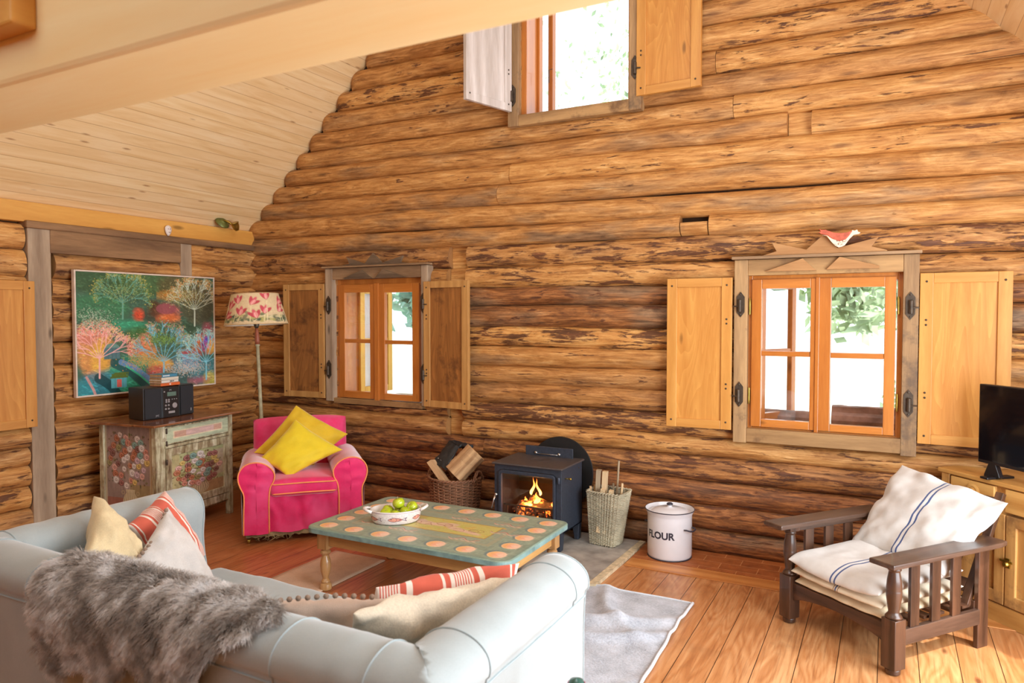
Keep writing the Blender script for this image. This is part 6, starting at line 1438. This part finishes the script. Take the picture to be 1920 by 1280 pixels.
cl_ = Canvas(360, 84, srgb(216, 190, 148)); cl_.grain(.07, 3, 3, 4); cl_.grain(.08, 40, 30, 5)
r_ = random.Random(8)
for rep in range(2):
    ox = rep*180
    for i in range(120): cl_.ell(ox+r_.uniform(0, 186), 74-abs(r_.gauss(0, 9)), r_.uniform(3, 9), r_.uniform(2, 4), srgb(*r_.choice([(66, 84, 66), (92, 106, 76), (178, 170, 96), (120, 124, 84), (220, 206, 160)])), .75, 1.5, r_.uniform(-1, 1))
    for (tx, ty, a) in ((20, 52, .3), (44, 34, -.2), (52, 76, .1), (74, 40, .6), (100, 72, .3), (108, 22, -.1), (134, 66, .8), (140, 36, 1.0), (166, 78, 1.2), (170, 48, .2), (12, 84, .9), (84, 88, -.3)):
        cx, cy = ox+tx, ty*.74; cl_.line([(cx, cy+6), (cx-4+a*4, 76)], 1.6, srgb(236, 220, 170), .8)
        for (da, L_, c) in ((-.6, 19, (196, 50, 78)), (0, 20, (214, 84, 104)), (.6, 19, (186, 36, 66)), (.18, 13, (236, 150, 150))):
            q = a+da-PI/2; cl_.ell(cx+math.cos(q)*L_*.5, cy+math.sin(q)*L_*.5, L_*.6, 4.2, srgb(*c), .92, 1.5, q)
        cl_.line([(cx, cy+2), (cx+math.cos(a-PI/2)*14, cy+2+math.sin(a-PI/2)*14)], 1, srgb(246, 200, 190), .8)
def shade_map(U, V):
    a = U*2*PI-2.2; r = .262-(.262-.192)*V; return r*np.cos(a), r*np.sin(a), 1.585+.262*V
sh = paint_mesh('lamp_shade', cl_, shade_map, M['shadecloth'], fl)
MB().lathe([(.2585, 1.586), (.2595, 1.586), (.191, 1.846), (.190, 1.846)], n=64, caps=False).build('shade_lining', plain('white_shade_lining', srgb(240, 236, 226), .8, 0, .02), sh, smooth=True)
m = MB(); m.tube([(.262*math.cos(2*PI*i/60), .262*math.sin(2*PI*i/60), 1.586) for i in range(60)], .003, 6, closed=True); m.tube([(.192*math.cos(2*PI*i/60), .192*math.sin(2*PI*i/60), 1.846) for i in range(60)], .003, 6, closed=True)
m.tube([(-.19, 0, 1.84), (0, 0, 1.72), (.19, 0, 1.84)], .002, 6); m.build('shade_ring', plain('shade_braid', srgb(206, 170, 120), .8), sh, smooth=True)

# ---------------------------------------------------------------- morris chair
mc = empty('morris_chair', (-.2025, 3.892, 0), R(-37.7)); tag(mc, 'dark oak reclining armchair with slatted sides and white sacking cushions', 'armchair')
PL = [(.024, .0), (.030, .008), (.031, .03)]
for sx_ in (-1, 1):
    x = sx_*.312
    m = MB(); m.lathe([(.027, 0), (.033, .006), (.034, .026), (.030, .030)], (x, 0, 0), 18)
    m.box((x-.037, -.037, .03), (x+.037, .037, .262)); m.lathe([(.034, .262), (.038, .270), (.032, .279), (.025, .287), (.024, .295), (.029, .325), (.034, .365), (.0345, .385), (.034, .390), (.033, .395), (.034, .402), (.031, .44), (.026, .468), (.024, .482), (.031, .489), (.027, .496), (.030, .503)], (x, 0, 0), 20)
    m.box((x-.034, -.034, .500), (x+.034, .034, .522)); m.build('leg', M['darkwood'], mc, smooth=True, angle=35, bevel=.003)
    m = MB().box((x-.012-.006*sx_, .605, .0), (x+.012-.006*sx_, .685, .522)); m.build('leg', M['darkwood'], mc, bevel=.003)
    # arm board
    xs0, xs1 = x-.048, x+.082
    if sx_ < 0: xs0, xs1 = x-.082, x+.048
    P = [(xs0, -.112), (xs1, -.112), (xs1, .66), (xs1-.012 if sx_ > 0 else xs1, .72), (xs0+.012 if sx_ < 0 else xs0, .72), (xs0, .66)]
    ar = MB().prism(P, .522, .546, 'xy').build('arm', M['darkwood_y'], mc, bevel=.006)
    MB().box((x-.034, .03, .496), (x+.020, .61, .522)).build('arm_rail', M['darkwood_y'], mc, bevel=.003) if sx_ < 0 else MB().box((x-.020, .03, .496), (x+.014, .61, .522)).build('arm_rail', M['darkwood_y'], mc, bevel=.003)
    MB().box((x-.013, .037, .125), (x+.013, .61, .200)).build('side_rail', M['darkwood_y'], mc, bevel=.003)
    for y in (.105, .255, .405): MB().box((x-.008, y, .198), (x+.008, y+.062, .500)).build('slat', M['darkwood'], mc, bevel=.002)
pts = [(-.276, .226), (-.276, .130)]+[(-.276+.552*i/16, .130+.045*math.sin(PI*i/16)**.7) for i in range(1, 16)]+[(.276, .130), (.276, .226)]
MB().prism(pts, -.013, .013).build('front_rail', M['darkwood_x'], mc, bevel=.003)
MB().box((-.30, .60, .15), (.30, .625, .235)).build('rear_rail', M['darkwood_x'], mc, bevel=.003)
m = MB(); 
for i in range(6): m.box((-.29, .05+i*.095, .205), (.29, .105+i*.095, .218))
m.build('seat_slats', M['darkwood_x'], mc)
bk_ = empty('backrest', (0, .57, .215), 0, mc, rot=(R(-27), 0, 0))
for x in (-.265, .265): MB().box((x-.02, 0, 0), (x+.02, .028, .60)).build('back_stile', M['darkwood'], bk_, bevel=.003)
for z in (.50, .06): MB().box((-.245, .002, z), (.245, .026, z+.07)).build('back_rail', M['darkwood_x'], bk_, bevel=.003)
for i in range(4): MB().box((-.18+i*.11, .008, .13), (-.15+i*.11, .020, .50)).build('back_slat', M['darkwood'], bk_, bevel=.002)
def mp(x, y, z):
    c, s_ = math.cos(R(-37.7)), math.sin(R(-37.7)); return Vector((-.2025+c*x-s_*y, 3.892+s_*x+c*y, z))
def layer(name, label, x0, x1, y0, y1, z0, th, mt, seed, droop=0.0, sag=.0, slope_=0.0):
    """a folded layer of sacking: soft rounded slab that sags in the middle"""
    m = MB(); q_ = lambda a: (1-math.cos(PI*a))/2
    def P(u, v, s_):
        u, v = q_(u), q_(v)
        U, V = 2*u-1, 2*v-1; ed = (max(0, 1-abs(U)**5)*max(0, 1-abs(V)**5))**.45
        x = lerp(x0, x1, u)+.010*nz(v*5, seed, 1)*abs(U); y = lerp(y0, y1, v)+.012*nz(u*6, seed, 4)*abs(V)-.012*(1-V if V < 0 else 0)*0
        z = z0+th/2+s_*ed*th/2*(1+.25*nz(u*4, v*4, seed))-sag*(1-U*U)*(1-.3*V)+(nz(u*3.5, v*3.5, seed+2)*.012+nz(u*9, v*7, seed+5)*.005)*((1 if s_ > 0 else .1) if seed == 5 else .12)*ed+slope_*v
        if v < .12: z -= droop*(1-v/.12)**2
        return mp(x, y, z)-mp(0, .3, z0)
    m.grid(lambda u, v: P(u, v, 1), 56, 56, lc=lambda u, v: (q_(u), q_(v), 0)); m.grid(lambda u, v: P(u, v, -1), 56, 56, lc=lambda u, v: (q_(u), q_(v), 0), flip=True)
    o = m.build(name, mt, smooth=True, loc=mp(0, .3, z0), fixn=False)
    b_ = bmesh.new(); b_.from_mesh(o.data); bmesh.ops.remove_doubles(b_, verts=b_.verts, dist=.00003); bmesh.ops.recalc_face_normals(b_, faces=b_.faces); b_.to_mesh(o.data); b_.free()
    return tag(o, label, 'cushion')
layer('seat_pad', 'lowest folded sacking pad on the dark oak chair', -.262, .268, -.015, .55, .228, .050, M['sackplain'], 3, .012, .0)
layer('seat_pad', 'middle folded sacking pad on the dark oak chair', -.272, .272, -.035, .56, .277, .058, M['sack2'], 4, .010, .002)
layer('seat_pad', 'top seat cushion of white sacking with blue stripes on the dark oak chair', -.280, .268, -.045, .56, .331, .085, M['sack'], 5, .016, .018, .012)
pb = [mp(-.275, .42, .385), mp(.275, .40, .385), mp(.385, .71, .735), mp(-.255, .80, .795)]
o = pillow('back_cushion', pb, .15, M['sack'], None, 40, 41, pinch=.035, wr=.018, power=.36); tag(o, 'white sacking cushion with two blue stripes on the back of the dark oak chair', 'cushion')

# ---------------------------------------------------------------- pine corner cupboard and television
M['tvpine'] = wood('honey_pine_cupboard', srgb(186, 128, 62), srgb(232, 182, 106), 'x', .9, .4, .4, .12, True)
M['tvpine_z'] = wood('honey_pine_door', srgb(176, 120, 60), srgb(228, 178, 106), 'z', .9, .45, .4, .15, True, srgb(150, 108, 66))
A0 = Vector((.27, 4.86, 0)); ang = math.atan2(-.74, .67)
cu_ = empty('corner_cupboard', A0, ang); tag(cu_, 'honey pine cupboard in the right corner carrying the television', 'cabinet')
FL = 1.22
def toL(x, y): c, s_ = math.cos(-ang), math.sin(-ang); dx, dy = x-A0.x, y-A0.y; return (c*dx-s_*dy, s_*dx+c*dy)
foot = [(0, 0), (FL, 0), toL(1.40, 4.10), toL(1.40, 4.965), toL(.37, 4.965)]
ins = [(.02, .03), (FL-.03, .03), toL(1.38, 4.13), toL(1.38, 4.95), toL(.40, 4.95)]
MB().prism(foot, .745, .770, 'xy').build('top', M['tvpine'], cu_, bevel=.006)
MB().prism(ins, .06, .745, 'xy').build('body', M['tvpine_z'], cu_, bevel=.003)
MB().prism([(p[0], p[1]) for p in [(.01, .018), (FL-.02, .018), toL(1.38, 4.12), toL(1.38, 4.95), toL(.395, 4.95)]], .0, .105, 'xy').build('plinth', M['tvpine'], cu_, bevel=.004)
MB().box((.022, .008, .105), (.075, .030, .745)).build('pilaster', M['tvpine_z'], cu_, bevel=.004)
dwr = MB().box((.088, .006, .615), (.365, .030, .738)).build('drawer', M['tvpine'], cu_, bevel=.004)
MB().lathe([(.040, 0), (.042, .004), (.030, .007), (.026, .004), (.016, .006), (.018, .014), (.010, .018), (.0, .018)], n=24, caps=False, M=Matrix.Translation((.235, .006, .680)) @ Matrix.Rotation(PI/2, 4, 'X')).build('knob', M['tvpine'], dwr, smooth=True, angle=40)
d2 = MB().box((.43, .006, .615), (.80, .030, .738)).build('drawer', M['tvpine'], cu_, bevel=.004)
MB().lathe([(.040, 0), (.042, .004), (.030, .007), (.016, .006), (.018, .014), (.0, .018)], n=24, caps=False, M=Matrix.Translation((.615, .006, .680)) @ Matrix.Rotation(PI/2, 4, 'X')).build('knob', M['tvpine'], d2, smooth=True, angle=40)
MB().box((.365, .004, .105), (.43, .030, .745)).build('stile', M['tvpine_z'], cu_, bevel=.004) if False else None
for x0_, x1_ in ((.088, .432), (.438, .80), (.806, 1.16)):
    dm = MB(); ring_plate(dm, [(x0_, .115), (x1_, .115), (x1_, .600), (x0_, .600)], [(x0_+.06, .18), (x1_-.06, .18), (x1_-.06, .545), (x0_+.06, .545)], .006, .030)
    dd_ = dm.build('door', M['tvpine_z'], cu_, bevel=.004); MB().box((x0_+.055, .018, .175), (x1_-.055, .026, .55)).build('door_panel', M['tvpine_z'], dd_)
    if x0_ == .438:
        m = MB(); m.box((x0_+.004, -.002, .325), (x0_+.034, .006, .375)); m.lathe([(.012, 0), (.014, .006), (.008, .016), (.012, .022), (.0, .024)], n=14, caps=False, M=Matrix.Translation((x0_+.02, -.002, .345)) @ Matrix.Rotation(PI/2, 4, 'X'))
        m.box((x0_-.022, -.006, .352), (x0_+.05, .0, .364)); m.build('latch', M['brass'], dd_, bevel=.001)
def screen_mat():
    t = T('dark_glossy_screen'); return t.out(srgb(14, 12, 16), .08, 0, Coat_Weight=.4)
M['screen'] = screen_mat(); M['bezel'] = plain('black_tv_bezel', srgb(28, 26, 28), .35)
TVO = Vector((.455, 4.715, .770)); tv = empty('television', TVO, math.atan2(-.775, .63)); tag(tv, 'flat black television on the pine cupboard at the right edge', 'television')
z0_ = .075
MB().box((0, .0, z0_), (.735, .035, z0_+.435)).build('case', M['bezel'], tv, bevel=.004)
MB().box((.008, -.002, z0_+.018), (.727, .001, z0_+.427)).build('screen', M['screen'], tv)
for x in (.09, .56): 
    m = MB(); m.prism([(x-.02, z0_+.01), (x+.02, z0_+.01), (x+.05, .012), (x+.03, 0), (x-.05, 0), (x-.05, .012)], .0, .03); m.box((x-.02, -.055, 0), (x+.03, .12, .012)); m.build('foot', M['bezel'], tv, bevel=.003)

# small dark green and pink rounded thing just at the bottom edge of the view
M['gpot'] = plain('dark_green_glaze', srgb(46, 84, 76), .2, 0, .1); M['ppot'] = plain('pink_glaze', srgb(170, 60, 100), .2)
vz = empty('glazed_finial', (-.725, 1.75, 0)); tag(vz, 'dark green and pink rounded knob just visible at the bottom edge of the photo', 'ornament')
MB().lathe([(.07, 0), (.075, .01), (.05, .025), (.018, .05), (.014, .10), (.014, .60), (.019, .62), (.014, .635), (.016, .640), (.023, .652), (.024, .664), (.018, .676), (.0, .683)], n=28, caps=False).build('green_stand', M['gpot'], vz, smooth=True)
MB().lathe([(.0235, .651), (.0248, .660), (.0243, .668), (.0225, .668)], n=28, caps=False).build('pink_band', M['ppot'], vz, smooth=True)
